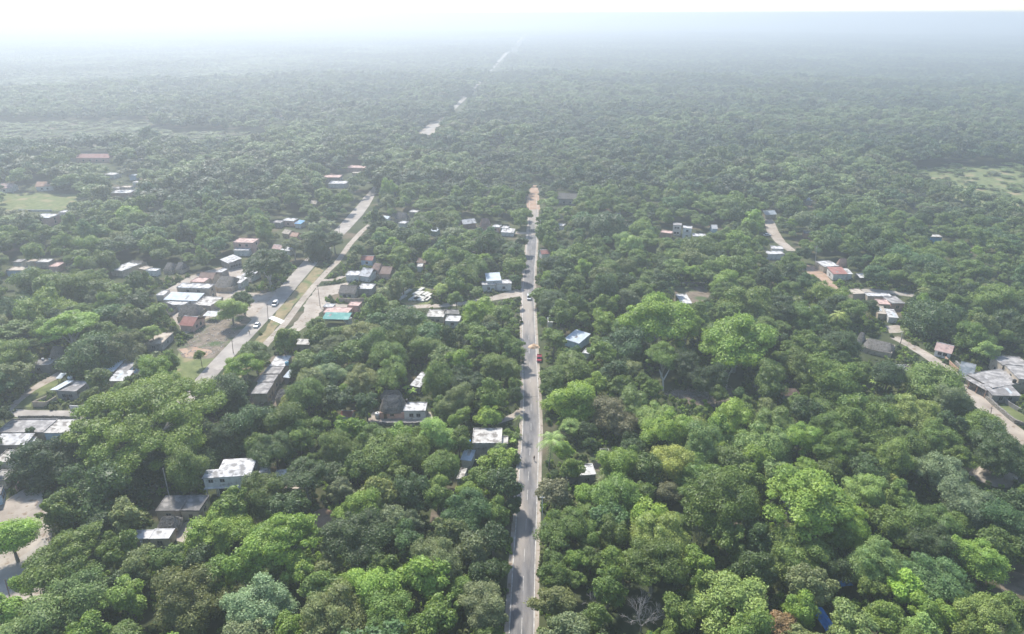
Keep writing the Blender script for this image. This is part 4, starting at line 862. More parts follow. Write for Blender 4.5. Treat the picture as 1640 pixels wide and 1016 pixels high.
# extra landmarks made of ground features
LANDM += [('the football field', 70, 325), ('the cemetery slabs', 668, 474), ('the rubble lot', 345, 540), ('the concrete link slab', 443, 511),
          ('the descending road', 1590, 670), ('the earth mound', 1592, 764), ('the brown clearing', 1130, 636), ('the great spreading tree', 238, 690), ('the leaning pole', 267, 775), ('the dirt road corner', 30, 860)]

# ------------------------------------------------------------------ tree meshes
def ico(sub=1):
    bm = bmesh.new(); bmesh.ops.create_icosphere(bm, subdivisions=sub, radius=1.0)
    v = np.array([q.co[:] for q in bm.verts]); f = [tuple(x.index for x in q.verts) for q in bm.faces]; bm.free(); return v, np.array(f)
ICO_V, ICO_F = ico(1); ICO2_V, ICO2_F = ico(2)
def unit(a): return a/np.maximum(1e-9, np.linalg.norm(a, axis=-1, keepdims=True))
def crown_mesh(name, seed, kind, nleaf, ls, nlobe=None, mat=M_LEAF, core=True):
    rg = np.random.default_rng(seed)
    if kind == 'round': nl = nlobe or 34; u = unit(rg.normal(size=(nl*3, 3))); u = u[u[:, 2] > -.45][:nl]; c = u*np.array([.70, .70, .62])*rg.uniform(.75, 1.05, (len(u), 1)); r = rg.uniform(.22, .36, len(u)); fl = .85
    elif kind == 'bushy': nl = nlobe or 30; u = unit(rg.normal(size=(nl*3, 3))); u = u[u[:, 2] > -.6][:nl]; c = u*np.array([.80, .80, .80])*rg.uniform(.25, 1.12, (len(u), 1)); r = rg.uniform(.13, .40, len(u)); fl = .85
    elif kind == 'tall': nl = nlobe or 30; u = unit(rg.normal(size=(nl*2, 3)))[:nl]; c = u*np.array([.62, .62, .85])*rg.uniform(.6, 1.05, (len(u), 1)); r = rg.uniform(.20, .36, len(u)); fl = 1.
    elif kind == 'layered': nl = nlobe or 36; a = rg.uniform(0, 6.283, nl); q = np.sqrt(rg.uniform(.0, 1, nl))*.84; c = np.stack([q*np.cos(a), q*np.sin(a), .62*(1-q**2)-.12+rg.normal(0, .14, nl)], 1); r = rg.uniform(.12, .30, nl); fl = .6
    elif kind == 'umbrella':
        nl = nlobe or 130; k = np.arange(nl); q = ((k+.5)/nl)**.45*.92; a = k*2.39996+rg.normal(0, .22, nl); lump = .10*np.sin(3*a+1)+.08*np.sin(5*a)*q; c = np.stack([q*np.cos(a)*(1+lump), q*np.sin(a)*(1+lump), .95*np.sqrt(np.maximum(0, 1-q**2*.98))-.35+rg.normal(0, .06, nl)], 1); r = rg.uniform(.06, .17, nl); fl = .55
    else: # cauliflower
        nl = (nlobe or 30)+14; u = unit(rg.normal(size=(nl*3, 3))); u = u[u[:, 2] > -.4][:nl]; c = u*np.array([.76, .76, .66])*rg.uniform(.7, 1.1, (len(u), 1)); r = rg.uniform(.13, .30, len(u)); fl = .9
    nl = len(c)
    if kind != 'umbrella':
        # lopsidedness so that no outline is a ball
        th = rg.uniform(0, 6.28); c[:, 0] *= 1+.12*math.cos(th); c[:, 1] *= 1+.12*math.sin(th)
        c += rg.normal(0, .05, c.shape)
    V = []; Fc = []; LV = []
    kbase = 0
    M_ = int(nleaf*2.2); w8 = r**2; li = rg.choice(nl, M_, p=w8/w8.sum())
    d = unit(rg.normal(size=(M_, 3))); keep = d[:, 2] > -.55; d = d[keep]; li = li[keep]
    rad = rg.uniform(.74, 1.14, len(d))+(rg.random(len(d)) < .12)*rg.uniform(0, .35, len(d))
    s3 = np.array([1, 1, fl]); P = c[li]+d*s3*(r[li]*rad)[:, None]
    inside = np.zeros(len(P), bool)
    for j in range(nl):
        q = (P-c[j])/s3; inside |= (np.linalg.norm(q, axis=1) < r[j]*.80) & (li != j)
    P = P[~inside][:nleaf]; d = d[~inside][:nleaf]; li = li[~inside][:nleaf]
    n_ = unit(d*.8+rg.normal(0, .45, d.shape)+np.array([0, 0, .35])); t = unit(np.cross(n_, rg.normal(size=n_.shape))); b = np.cross(n_, t)
    sz = ls*rg.uniform(.6, 1.35, len(P))[:, None]
    droop = n_*sz*.25
    q0 = P-t*sz; q1 = P+b*sz*.62-droop*.2; q2 = P+t*sz-droop; q3 = P-b*sz*.62-droop*.2
    Vn = np.stack([q0, q1, q2, q3], 1).reshape(-1, 3); nf = len(P)
    Fn = np.arange(nf*4).reshape(-1, 4)
    lobev = rg.random(nl)
    lv = np.clip(rg.random(nf)*.6+lobev[li]*.4, 0, 1)
    verts = [Vn]; faces = [tuple(x) for x in Fn.tolist()]; k = len(Vn); lvs = [lv]
    if core:
        for j in range(nl):
            jit = 1+rg.normal(0, .15, (len(ICO_V), 1))
            verts.append(c[j]+ICO_V*jit*s3*(r[j]*.70)); faces += [tuple(x) for x in (ICO_F+k).tolist()]; k += len(ICO_V); lvs.append(np.full(len(ICO_F), lobev[j]*.3))  # inner lumps toned darker than the leaves, shade inside the crown painted in
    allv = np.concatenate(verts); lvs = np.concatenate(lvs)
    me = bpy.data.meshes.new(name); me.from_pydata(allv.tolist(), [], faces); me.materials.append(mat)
    at_ = me.attributes.new('leafv', 'FLOAT', 'FACE'); at_.data.foreach_set('value', lvs.astype(np.float32))
    return me
def trunk_mesh(name, seed, kind, mat):
    rg = random.Random(seed); m = MB()
    fork = .28 if kind in ('umbrella', 'layered') else .40
    lean = (rg.uniform(-.06, .06), rg.uniform(-.06, .06))
    m.tube([(0, 0, -.01), (lean[0]*.4, lean[1]*.4, fork*.5), (lean[0], lean[1], fork)], [.075, .055, .048], 7, False)
    nb = 5 if kind in ('umbrella', 'layered') else 4
    for i in range(nb):
        a = 6.283*i/nb+rg.uniform(-.4, .4); q = rg.uniform(.35, .62) if kind in ('umbrella', 'layered') else rg.uniform(.2, .4)
        ex, ey = math.cos(a)*q, math.sin(a)*q; ez = rg.uniform(.72, .85)
        mid = (lean[0]+ex*.4, lean[1]+ey*.4, fork+(ez-fork)*.55)
        m.tube([(lean[0], lean[1], fork*.96), mid, (lean[0]+ex, lean[1]+ey, ez)], [.040, .026, .010], 5, False)
        for s in (-1, 1):
            a2 = a+s*rg.uniform(.4, .8)
            m.tube([mid, (mid[0]+math.cos(a2)*.2, mid[1]+math.sin(a2)*.2, ez-.03)], [.018, .006], 4, False)
    me = bpy.data.meshes.new(name); me.from_pydata(m.v, [], m.f); me.materials.append(mat); return me
KINDS = {'r': 'round', 'b': 'bushy', 't': 'tall', 'l': 'layered', 'u': 'umbrella', 'c': 'cauli'}
CROWNS = {}; TRUNKS = {}
for k, kn in KINDS.items():
    nv = {'r': 4, 'b': 5, 't': 3, 'l': 3, 'u': 2, 'c': 2}[k]
    nleaf = {'r': 4500, 'b': 4500, 't': 4000, 'l': 5000, 'u': 42000, 'c': 5000}[k]; ls = {'u': .0145}.get(k, .052)
    CROWNS[k] = [crown_mesh('crown_'+kn, 100+i*7+ord(k), kn, nleaf, ls*(1+.25*(i % 2))) for i in range(nv)]
    if k != 'u': CROWNS[k+'X'] = [crown_mesh('crown_big_'+kn, 500+i*7+ord(k), kn, 13000, .030, {'l': 80, 'c': 34, 'b': 60, 'r': 60, 't': 50}[k]) for i in range(2)]
    TRUNKS[k] = [trunk_mesh('trunk_'+kn, 5+i+ord(k), kn, M_PALEBARK if k in ('u', 'l') else M_BARK) for i in range(3)]
COLS = dict(leafy=(.15, .215, .034), bright=(.145, .215, .035), mid=(.094, .138, .028), dark=(.044, .072, .020), grey=(.115, .140, .062), olive=(.115, .135, .045), yellow=(.18, .21, .05),
            light=(.155, .215, .060), cream=(.20, .25, .065), orange=(.20, .13, .06), white=(.15, .205, .095), teal=(.066, .118, .036), brown=(.125, .125, .06))
CNAME = dict(leafy='bright green', bright='bright green', mid='mid green', dark='dark green', grey='greyish green', olive='olive green', yellow='yellow green', light='pale green', cream='pale yellowish', orange='orange brown', white='whitish green', teal='blue green', brown='brownish')
KNAME = {'r': 'round', 'b': 'bushy', 't': 'tall', 'l': 'spreading', 'u': 'flat topped', 'c': 'domed'}
# cx, cy, width in pixels, kind, colour
HAND = """15 862 80 r bright;128 955 102 r light;204 955 66 b bright;110 897 108 l mid;187 885 58 b mid;68 1002 125 b light;10 978 60 b bright;42 932 44 b bright;97 815 62 b mid;
236 686 214 u leafy;92 738 108 b dark;165 782 130 b dark;288 730 96 b dark;200 826 56 b olive;348 850 92 b bright;372 810 64 b mid;268 902 62 b mid;222 906 58 b olive;297 970 112 b olive;418 972 104 c white;
452 868 104 l bright;476 912 58 b bright;388 908 66 b bright;570 862 102 l dark;600 795 64 b yellow;578 822 74 b bright;613 735 86 r mid;655 722 66 r mid;707 748 62 r mid;545 722 66 b mid;
489 762 74 l dark;545 786 44 b grey;421 792 74 b mid;462 812 60 r dark;652 868 60 b teal;656 836 38 b grey;718 852 54 b olive;697 895 76 b olive;758 886 60 b olive;790 864 58 r dark;
785 918 64 b dark;774 972 84 c grey;603 945 92 b bright;676 930 76 b bright;533 985 98 b olive;622 995 92 b mid;702 988 76 b mid;467 1006 60 b bright;612 908 62 b mid;
795 737 54 b bright;765 768 52 b mid;808 778 60 r dark;748 792 50 b bright;752 822 80 b teal;797 822 44 b mid;905 724 32 b bright;889 792 58 r brown;912 752 38 b mid;936 790 42 b bright;
907 846 76 b mid;921 898 40 r bright;886 896 38 b mid;990 748 72 b bright;986 797 80 r mid;984 855 50 b mid;1040 828 62 r bright;1070 786 42 b brown;1076 745 70 b yellow;1056 855 78 b yellow;1090 838 36 b mid;
1047 902 94 l mid;887 962 62 b olive;1086 986 62 b mid;960 992 42 b mid;1168 967 128 c cream;1257 1004 52 r orange;1296 940 72 c olive;1280 978 60 t bright;1362 1002 78 b light;1290 808 135 l bright;1355 835 70 b bright;
1155 803 112 l mid;1275 887 90 b mid;1402 902 76 b light;1336 910 48 b dark;1500 936 96 b teal;1494 985 60 b bright;1577 1000 100 c cream;1557 892 78 b bright;1478 1008 52 b light;1415 987 58 b mid;
1396 945 42 b mid;1492 872 72 b dark;1488 842 84 b mid;1545 810 86 b grey;1612 842 86 b teal;1508 757 80 c grey;1445 717 76 b mid;1385 746 60 b dark;1418 772 36 b yellow;1385 787 66 b light;
1422 832 60 b mid;1225 718 88 b light;1190 770 60 b mid;1155 718 32 r bright;1282 702 58 b bright;1120 902 56 b bright;1129 846 50 b olive;1208 860 52 b dark;1210 917 60 b dark;1604 730 66 b dark;
1580 704 80 b dark;1468 662 62 b yellow;1497 619 100 r mid;1572 686 76 r mid;1330 610 90 b mid;1424 600 50 r dark;1347 554 56 r dark;1385 677 94 b mid;1500 515 92 r dark;1560 545 62 b mid;
1618 528 68 b dark;1582 490 70 b mid;1331 480 66 b mid;1290 508 56 b mid;1180 552 120 l bright;1050 520 110 l bright;1100 525 60 l bright;1010 530 60 l mid;1062 572 58 l mid;966 513 42 b bright;1002 560 84 b teal;887 544 40 b mid;
917 590 66 r mid;921 648 86 b bright;957 616 38 b bright;1010 647 56 b light;983 672 76 b brown;1052 670 56 b light;1168 672 66 b bright;1105 688 50 b yellow;885 487 58 r dark;1008 482 42 b grey;
968 472 54 t dark;1200 492 78 b mid;1163 452 44 b bright;20 577 66 b mid;112 527 80 l bright;152 572 92 r dark;243 582 44 b grey;273 580 28 t mid;276 607 16 r mid;320 569 18 r mid;
370 497 46 b cream;388 480 34 r dark;388 588 54 l bright;407 567 50 l mid;155 607 42 b mid;145 637 30 b mid;195 627 44 b mid;215 610 28 b mid;213 494 54 b dark;243 532 32 b light;
220 542 28 b olive;365 634 78 b dark;400 688 86 b dark;5 665 32 b dark;48 690 14 r dark;455 548 42 b mid;515 542 44 b mid;530 562 52 b grey;580 540 60 b olive;649 521 76 r dark;
681 558 48 b mid;716 549 36 t dark;786 532 38 r dark;758 527 24 r mid;748 564 30 b mid;528 602 50 c white;577 607 50 b olive;630 597 56 b mid;702 612 60 t mid;752 620 58 b dark;
800 592 60 b mid;802 548 46 b mid;550 630 34 r bright;586 647 42 b dark;507 682 42 b mid;480 597 34 t dark;462 645 28 b yellow;783 668 42 b bright;736 672 36 b bright;430 425 70 l dark;
509 399 46 t dark;535 386 32 b dark;470 394 34 l grey;672 360 36 l grey;640 411 36 b mid;645 450 38 b mid;697 416 38 b bright;706 464 26 r cream;740 442 44 b mid;765 430 36 b mid;824 426 34 r mid;
835 390 24 r dark;788 392 46 r dark;721 351 36 r mid;612 374 44 b dark;975 369 68 r dark;1028 364 31 r mid;1120 402 66 r mid;1000 388 36 b light;888 424 42 r dark;1148 385 34 b mid;
112 292 44 r dark;155 305 42 t dark;118 332 20 r dark;295 378 30 t dark;150 400 50 b mid;165 420 44 b mid;185 560 60 b olive;75 505 90 b mid;30 505 70 b dark;140 470 80 b mid;
60 460 70 b mid;250 500 40 b mid;600 705 60 b mid;560 690 54 b bright;640 700 50 b bright;700 700 60 b light;735 705 44 b mid;480 700 50 b mid;440 720 60 b dark;
350 700 70 b dark;820 810 30 b dark;820 560 40 b mid;770 500 50 b bright;805 505 40 b mid;730 480 24 b mid;430 900 60 b mid;340 920 60 b mid;510 940 60 b mid;740 940 50 b mid;
560 940 50 b bright;660 790 60 b dark;700 790 50 b mid;640 760 44 b mid;570 750 56 b mid;1000 905 60 b mid;945 860 40 b mid;975 940 60 b mid;1130 930 40 b mid;1170 860 60 b mid;
1250 760 60 b light;1330 760 50 b mid;1340 720 60 b mid;1100 790 40 b mid;1120 760 70 b mid;1440 850 50 b mid;1450 940 60 b bright;1540 960 50 b mid;1630 980 60 b mid;1340 860 50 b mid;
1240 680 60 b light;1320 690 60 b mid;1150 630 30 b mid;1230 610 60 b mid;1280 590 60 b mid;1100 590 60 b dark;1140 610 50 b dark;1620 620 1 b mid;1400 560 1 b mid;1500 700 60 b mid;1540 730 46 b mid"""
trees = []
for ln in HAND.replace('\n', '').split(';'):
    q = ln.split()
    if len(q) < 5: continue
    if float(q[2]) < 10: continue
    trees.append((float(q[0]), float(q[1]), float(q[2]), q[3], q[4]))
rngt = random.Random(11)
PLACED = []
def place(cx, cy, wpx, k, hk=1.0):
    zc = 5.0
    for _ in range(6):
        p = at(cx, cy, zc); s = scale_at(p); R = wpx/2/s
        if k == 'u': Rz = R*.66; H = min(16, 4+R*.85); zc = H-Rz*.45
        elif k == 'l': Rz = R*.8; H = min(15, 3.2+R*1.1); zc = H-Rz*.35
        elif k == 't': Rz = R*1.25; H = min(14, 2.6*R+1.5); zc = H-Rz*.95
        else: Rz = R*.88; H = min(11.5, 1.75*R+1.5+hk); zc = H-Rz*.85
        zc = max(zc, Rz*.6)
    return at(cx, cy, zc), R, Rz, H, zc
BIG = []
for (cx, cy, wp, k, col) in trees:
    p, R, Rz, H, zc = place(cx, cy, wp, k)
    BIG.append([p.x, p.y, zc, R, Rz, H, k, col, cx, cy, wp])
# automatic fill up to 300: the free spots that show largest
hx = np.array([b[0] for b in BIG]); hy = np.array([b[1] for b in BIG]); hr = np.array([b[3] for b in BIG])
HX = np.array([h[0] for h in HOUSES]); HY = np.array([h[1] for h in HOUSES]); HR = np.array([h[2] for h in HOUSES])
def val_noise(x, y, s, seed):
    r = np.random.default_rng(seed).random((256, 256)); u = x/s; v = y/s; i = np.floor(u).astype(int); j = np.floor(v).astype(int); fu = u-i; fv = v-j
    fu = fu*fu*(3-2*fu); fv = fv*fv*(3-2*fv); g = lambda a, b: r[a % 256, b % 256]
    return (g(i, j)*(1-fu)+g(i+1, j)*fu)*(1-fv)+(g(i, j+1)*(1-fu)+g(i+1, j+1)*fu)*fv
def cover(x, y, z, R, Rz):
    """share of the crown's outline and inside that falls on picture areas kept open"""
    tot = np.zeros(len(x)); k = 0
    px, py, dep = proj(x, y, z); s = F/dep
    for (a, b) in [(i*.3, j*.3) for i in range(-3, 4) for j in range(-3, 4) if i*i+j*j <= 9]:
        tot += masked(px+a*R*s, py+b*Rz*s); k += 1
    gxp, gyp, _ = proj(x, y, 0*x); g = masked(gxp, gyp)
    return tot/k, g
def hdist(x, y, f=1.0, extra=0.0):
    ok = np.ones(len(x), bool)
    for a, b, c in zip(HX, HY, HR): ok &= (x-a)**2+(y-b)**2 > (c*f+extra)**2
    return ok
def jitter_grid(cell, dmin, dmax, seed, half=R_(43)):
    rg = np.random.default_rng(seed); xs = np.arange(-dmax, dmax, cell); ys = np.arange(40, dmax, cell)
    X, Y = np.meshgrid(xs, ys); X = X.ravel()+rg.uniform(-.45, .45, X.size)*cell; Y = Y.ravel()+rg.uniform(-.45, .45, Y.size)*cell
    d = np.hypot(X, Y); ok = (d > dmin) & (d < dmax) & (np.abs(np.arctan2(X, Y)) < half); return X[ok], Y[ok], rg
X, Y, rg = jitter_grid(6.2, 60, 480, 3, R_(45))
R = rg.choice([2.2, 2.8, 3.4, 4.2, 5.4], len(X))*rg.uniform(.85, 1.15, len(X)); n1 = val_noise(X, Y, 40, 5); R *= .8+.4*n1
Hh = 1.75*R+1.5+rg.uniform(0, 1.5, len(X)); Rz = R*.9; Z = Hh-Rz*.85
cv, g = cover(X, Y, Z, R, Rz)
ok = (cv < .10) & ~g & hdist(X, Y, .8, 1.0)
fld = np.zeros(len(X), bool); px, py, _ = proj(X, Y, 0*X)
def in_poly(px, py, pts):
    c = np.zeros(len(px), bool)
    for i in range(len(pts)):
        x1, y1 = pts[i]; x2, y2 = pts[(i+1) % len(pts)]
        if y1 == y2: continue
        c ^= ((y1 > py) != (y2 > py)) & (px < (x2-x1)*(py-y1)/(y2-y1)+x1)
    return c
for a, b, c in zip(hx, hy, hr): ok &= (X-a)**2+(Y-b)**2 > (c*.92+R*.35)**2
X, Y, R, Rz, Hh, Z = [q[ok] for q in (X, Y, R, Rz, Hh, Z)]
# pairwise thinning
keep = np.ones(len(X), bool); order = np.argsort(-R)
from collections import defaultdict
gridc = defaultdict(list)
for i in order:
    kx, ky = int(X[i]//10), int(Y[i]//10); bad = False
    for a in (-1, 0, 1):
        for b in (-1, 0, 1):
            for j in gridc[(kx+a, ky+b)]:
                if (X[i]-X[j])**2+(Y[i]-Y[j])**2 < ((R[i]+R[j])*.60)**2: bad = True; break
            if bad: break
        if bad: break
    if bad: keep[i] = False
    else: gridc[(kx, ky)].append(i)
X, Y, R, Rz, Hh, Z = [q[keep] for q in (X, Y, R, Rz, Hh, Z)]
px, py, dep = proj(X, Y, Z); inview = (px > -5) & (px < 1645) & (py < 1030)
size = R/dep*np.where(inview, 1, 0); NEED = 300-len(BIG)
sel = np.argsort(-size)[:max(0, NEED)]
isel = np.zeros(len(X), bool); isel[sel] = True
pal = ['mid', 'mid', 'dark', 'bright', 'olive', 'light', 'teal', 'mid', 'grey']
for i in np.where(isel)[0]:
    BIG.append([float(X[i]), float(Y[i]), float(Z[i]), float(R[i]), float(Rz[i]), float(Hh[i]), rngt.choice('rbbbt'), rngt.choice(pal), float(px[i]), float(py[i]), float(2*R[i]*F/dep[i])])
FX, FY, FR, FH = X[~isel], Y[~isel], R[~isel], Hh[~isel]
# ------------------------------------------------------------------ labels
def relation(cx, cy, lm):
    dx, dy = cx-lm[1], (cy-lm[2])*1.5
    if abs(dx) > abs(dy): return 'left of' if dx < 0 else 'right of'
    return 'behind' if dy < 0 else 'in front of'
ORD = ['nearest', 'second nearest', 'third nearest', 'fourth nearest', 'fifth nearest', 'sixth nearest', 'seventh nearest', 'eighth nearest', 'ninth nearest', 'tenth nearest']
groups = defaultdict(list)
for i, b in enumerate(BIG):
    lm = min(LANDM, key=lambda l: (l[1]-b[8])**2+((l[2]-b[9])*1.5)**2)
    d = math.hypot(lm[1]-b[8], (lm[2]-b[9])*1.5)
    sz = 'large' if b[3] > 5.2 else ('small' if b[3] < 2.4 else '')
    groups[(sz, CNAME[b[7]], KNAME[b[6]], relation(b[8], b[9], lm), lm[0])].append((d, i))
LAB = {}
for (sz, cn, kn, rel, lm), L in groups.items():
    L.sort()
    for r_i, (d, i) in enumerate(L):
        base = ' '.join(x for x in (sz, cn, kn, 'tree', rel, lm) if x)
        if len(L) > 1: base = ('%s %s %s tree %s %s' % (ORD[min(r_i, 9)], (sz+' '+cn).strip(), kn, rel, lm))
        if len(base.split()) > 16: base = base.replace(' tree ', ' ')
        if len(base.split()) > 16: base = base.replace('the ', '', 1)
        LAB[i] = base

special = {(236, 686): 'great spreading tree with the widest crown of all', (1290, 808): 'wide bright green flat topped tree with pale forked trunk in the lower right', (1180, 552): 'bright green flat topped tree on two pale leaning trunks',
           (1050, 520): 'long bright green flat crown left of the tree on two pale trunks', (1168, 967): 'largest pale yellow domed tree at the bottom right of the street',
           (921, 898): 'small bright green ball shaped tree close to the near right kerb', (1257, 1004): 'orange brown tree at the bottom edge between green ones'}
for i, b in enumerate(BIG):
    for kk, s in special.items():
        if abs(b[8]-kk[0]) < .6 and abs(b[9]-kk[1]) < .6: LAB[i] = s
for i, b in enumerate(BIG):
    x, y, zc, R1, Rz1, H1, k, col, cx, cy, wp = b
    t = empty('tree', (x, y, 0), 0); tag(t, LAB[i], 'tree', 'broadleaf trees of the near woods')
    rz = rngt.uniform(0, 6.28)
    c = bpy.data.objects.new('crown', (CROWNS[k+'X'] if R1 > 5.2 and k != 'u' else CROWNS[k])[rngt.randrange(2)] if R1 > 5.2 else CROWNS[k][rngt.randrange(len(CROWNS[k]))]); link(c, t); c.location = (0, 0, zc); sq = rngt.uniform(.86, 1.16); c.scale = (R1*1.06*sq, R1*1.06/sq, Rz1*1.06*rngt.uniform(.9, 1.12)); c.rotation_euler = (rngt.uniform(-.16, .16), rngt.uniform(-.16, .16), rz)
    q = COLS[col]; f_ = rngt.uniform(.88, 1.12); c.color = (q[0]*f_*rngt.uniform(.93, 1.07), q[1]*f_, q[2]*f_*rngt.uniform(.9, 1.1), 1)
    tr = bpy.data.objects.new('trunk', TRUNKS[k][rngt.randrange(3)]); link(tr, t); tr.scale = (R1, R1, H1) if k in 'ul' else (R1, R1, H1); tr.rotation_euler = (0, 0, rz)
# pale leaning trunks of the two flat topped trees
def limb(tree_xy, pts, rad):
    for o in COL.objects:
        if o.name.startswith('tree') and (o.location.x-tree_xy[0])**2+(o.location.y-tree_xy[1])**2 < 1:
            pr = [Vector(at(*q[:2], q[2]))-o.location for q in pts]; MB().tube(pr, rad, 8).build('limb', M_PALEBARK, o); return
def tree_xy(cx, cy):
    for b in BIG:
        if abs(b[8]-cx) < .6 and abs(b[9]-cy) < .6: return (b[0], b[1])
for key, runs in {(1180, 552): [[(1154, 611, 0), (1160, 596, 4), (1175, 574, 9)], [(1163, 621, 0), (1166, 603, 4), (1180, 578, 9)], [(1160, 596, 4), (1150, 575, 9)]], (1062, 572): [[(1062, 629, 0), (1062, 610, 3.5), (1073, 590, 7)], [(1062, 610, 3.5), (1056, 592, 7)]],
                  (1290, 808): [[(1276, 862, 0), (1274, 848, 3), (1259, 822, 9)], [(1280, 863, 0), (1284, 846, 4), (1302, 828, 9)]]}.items():
    q = tree_xy(*key)
    if q:
        for r_ in runs: limb(q, r_, [.38, .30, .18][-len(r_):])
# ------------------------------------------------------------------ palms, bananas, dead trees
M_PALM = leafmat('palm_foliage', .25)
def palm_crown(name, seed, nf=17, nleaf=16, droop=1.0):
    rg = random.Random(seed); v = []; f = []
    for i in range(nf):
        a = 6.283*i/nf*1.0+rg.uniform(-.2, .2); el = rg.uniform(-.1, 1.1); L = rg.uniform(.85, 1.1)
        ca, sa = math.cos(a), math.sin(a); P = []
        for j in range(nleaf+1):
            t = j/nleaf; r = L*t*math.cos(el*(1-t*.3)); z = L*(math.sin(el)*t-droop*.75*t*t*(.6+.4*math.cos(el)))
            P.append(Vector((ca*r, sa*r, z)))
        side = Vector((-sa, ca, 0))
        for j in range(1, nleaf):
            t = j/nleaf; w = .26*math.sin(math.pi*min(1, t*.9+.1))**.6; d = (P[j+1]-P[j]).normalized()
            for s in (-1, 1):
                k = len(v); tip = P[j]+side*s*w+d*w*.5-Vector((0, 0, w*.35+rg.uniform(0, .04)))
                v += [tuple(P[j]-d*.018), tuple(P[j]+d*.022), tuple(tip)]; f.append((k, k+1, k+2))
            k = len(v); hw = side*.012; v += [tuple(P[j]-hw), tuple(P[j]+hw), tuple(P[j+1]+hw), tuple(P[j+1]-hw)]; f.append((k, k+1, k+2, k+3))
    me = bpy.data.meshes.new(name); me.from_pydata(v, [], f); me.materials.append(M_PALM)
    at_ = me.attributes.new('leafv', 'FLOAT', 'FACE'); at_.data.foreach_set('value', np.random.default_rng(seed).random(len(f)).astype(np.float32)); return me
def banana_crown(name, seed):
    rg = random.Random(seed); v = []; f = []
    for i in range(11):
        a = 6.283*i/11+rg.uniform(-.3, .3); el = rg.uniform(.4, 1.25); L = rg.uniform(.8, 1.1); ca, sa = math.cos(a), math.sin(a); side = Vector((-sa, ca, 0)); n_ = 8; P = []
        for j in range(n_+1):
            t = j/n_; r = L*t*math.cos(el*(1-t*.4)); P.append(Vector((ca*r, sa*r, L*(math.sin(el)*t-.7*t*t))))
        for j in range(n_):
            w0 = .17*math.sin(math.pi*min(1, (j/n_)*.85+.12)); w1 = .17*math.sin(math.pi*min(1, ((j+1)/n_)*.85+.12))
            for s in (-1, 1):
                k = len(v); v += [tuple(P[j]), tuple(P[j]+side*s*w0-Vector((0, 0, w0*.4))), tuple(P[j+1]+side*s*w1-Vector((0, 0, w1*.4))), tuple(P[j+1])]; f.append((k, k+1, k+2, k+3))
    me = bpy.data.meshes.new(name); me.from_pydata(v, [], f); me.materials.append(M_PALM)
    at_ = me.attributes.new('leafv', 'FLOAT', 'FACE'); at_.data.foreach_set('value', np.random.default_rng(seed).random(len(f)).astype(np.float32)); return me
PC = [palm_crown('palm_crown', s) for s in (1, 2, 3)]; BC = [banana_crown('banana_crown', s) for s in (4, 5)]
m = MB(); m.tube([(0, 0, 0), (.02, .01, .3), (.05, .0, .65), (.06, 0, 1)], [.022, .016, .013, .014], 7, False); PTR = bpy.data.meshes.new('palm_trunk'); PTR.from_pydata(m.v, [], m.f); PTR.materials.append(M_BARK)
m = MB(); m.tube([(0, 0, 0), (.01, .01, .6), (.0, .0, 1)], [.05, .04, .03], 7, False); BTR = bpy.data.meshes.new('banana_stem'); BTR.from_pydata(m.v, [], m.f); BTR.materials.append(noisy('banana_bark', (.12, .14, .05), (.2, .22, .09), 4, .9))
def palm(label, cx, cy, wpx, h, col, banana=False, group='palms rising over the broadleaf trees'):
    p = at(cx, cy, h); s = scale_at(p); R = wpx/2/s; t = empty('banana_plant' if banana else 'palm_tree', (p.x, p.y, 0)); tag(t, label, 'banana plant' if banana else 'palm tree', 'banana plants' if banana else group)
    i = rngt.randrange(9)
    tr = bpy.data.objects.new('stem' if banana else 'trunk', BTR if banana else PTR); link(tr, t); tr.scale = (h if not banana else 3, h if not banana else 3, h)
    c = bpy.data.objects.new('crown', (BC if banana else PC)[i % (2 if banana else 3)]); link(c, t); c.location = ((0 if banana else .06*h), 0, h); c.scale = (R,)*3; c.rotation_euler = (0, 0, rngt.uniform(0, 6)); c.color = (*COLS[col], 1)
palm('large drooping coconut palm at the right kerb of the straight street', 880, 704, 58, 10.5, 'light')
palm('coconut palm below the white square roof right of the street', 963, 770, 34, 8, 'olive')
palm('small palm at the left kerb behind the dirt track mouth', 829, 670, 22, 6.5, 'olive')
palm('slender palm left of the street near the stained flat roof', 826, 697, 22, 7, 'mid')
palm('palm in front of the stained flat roof wall', 800, 714, 26, 6.5, 'mid')
palm('tall feathery palm beside the white flat roof near the cemetery', 611, 463, 30, 12, 'olive')
palm('big yellowish palm below the right hand dirt clearing', 1340, 503, 32, 11, 'yellow')
palm('orange tinged palm beyond the dark trees behind the long thatch', 1478, 464, 24, 10, 'yellow')
palm('yellowish palm left of the big yellowish one', 1277, 478, 22, 9, 'olive')
palm('orange leaved palm beside the brown roofs on the right', 1447, 528, 20, 8, 'olive')
palm('small bright palm at the bottom edge left of the whitish domed tree', 304, 1005, 34, 5.5, 'yellow')
palm('palm beside the square bright white roof', 1070, 462, 22, 8, 'mid')
palm('palm next to the service road by the pale shelter', 426, 559, 18, 5, 'dark')
palm('left palm of the roadside grove above the big dark tree', 499, 359, 22, 9, 'grey')
palm('middle palm of the roadside grove above the big dark tree', 514, 355, 22, 9.5, 'grey')
palm('right palm of the roadside grove above the big dark tree', 530, 357, 20, 9, 'grey')
palm('pale palm among the trees behind the large cream roof', 222, 464, 20, 8, 'mid')
palm('palm at the street end beside the grey gabled house', 932, 316, 18, 8, 'mid')
palm('palm by the left kerb near the cross street', 872, 326, 16, 8, 'olive')
palm('palm beside the leafless thicket far right', 1000, 296, 16, 9, 'mid')
palm('palm near the far cluster of white roofs', 190, 292, 16, 9, 'olive')
palm('yellowish palm behind the orange red roof', 160, 272, 20, 9, 'olive')
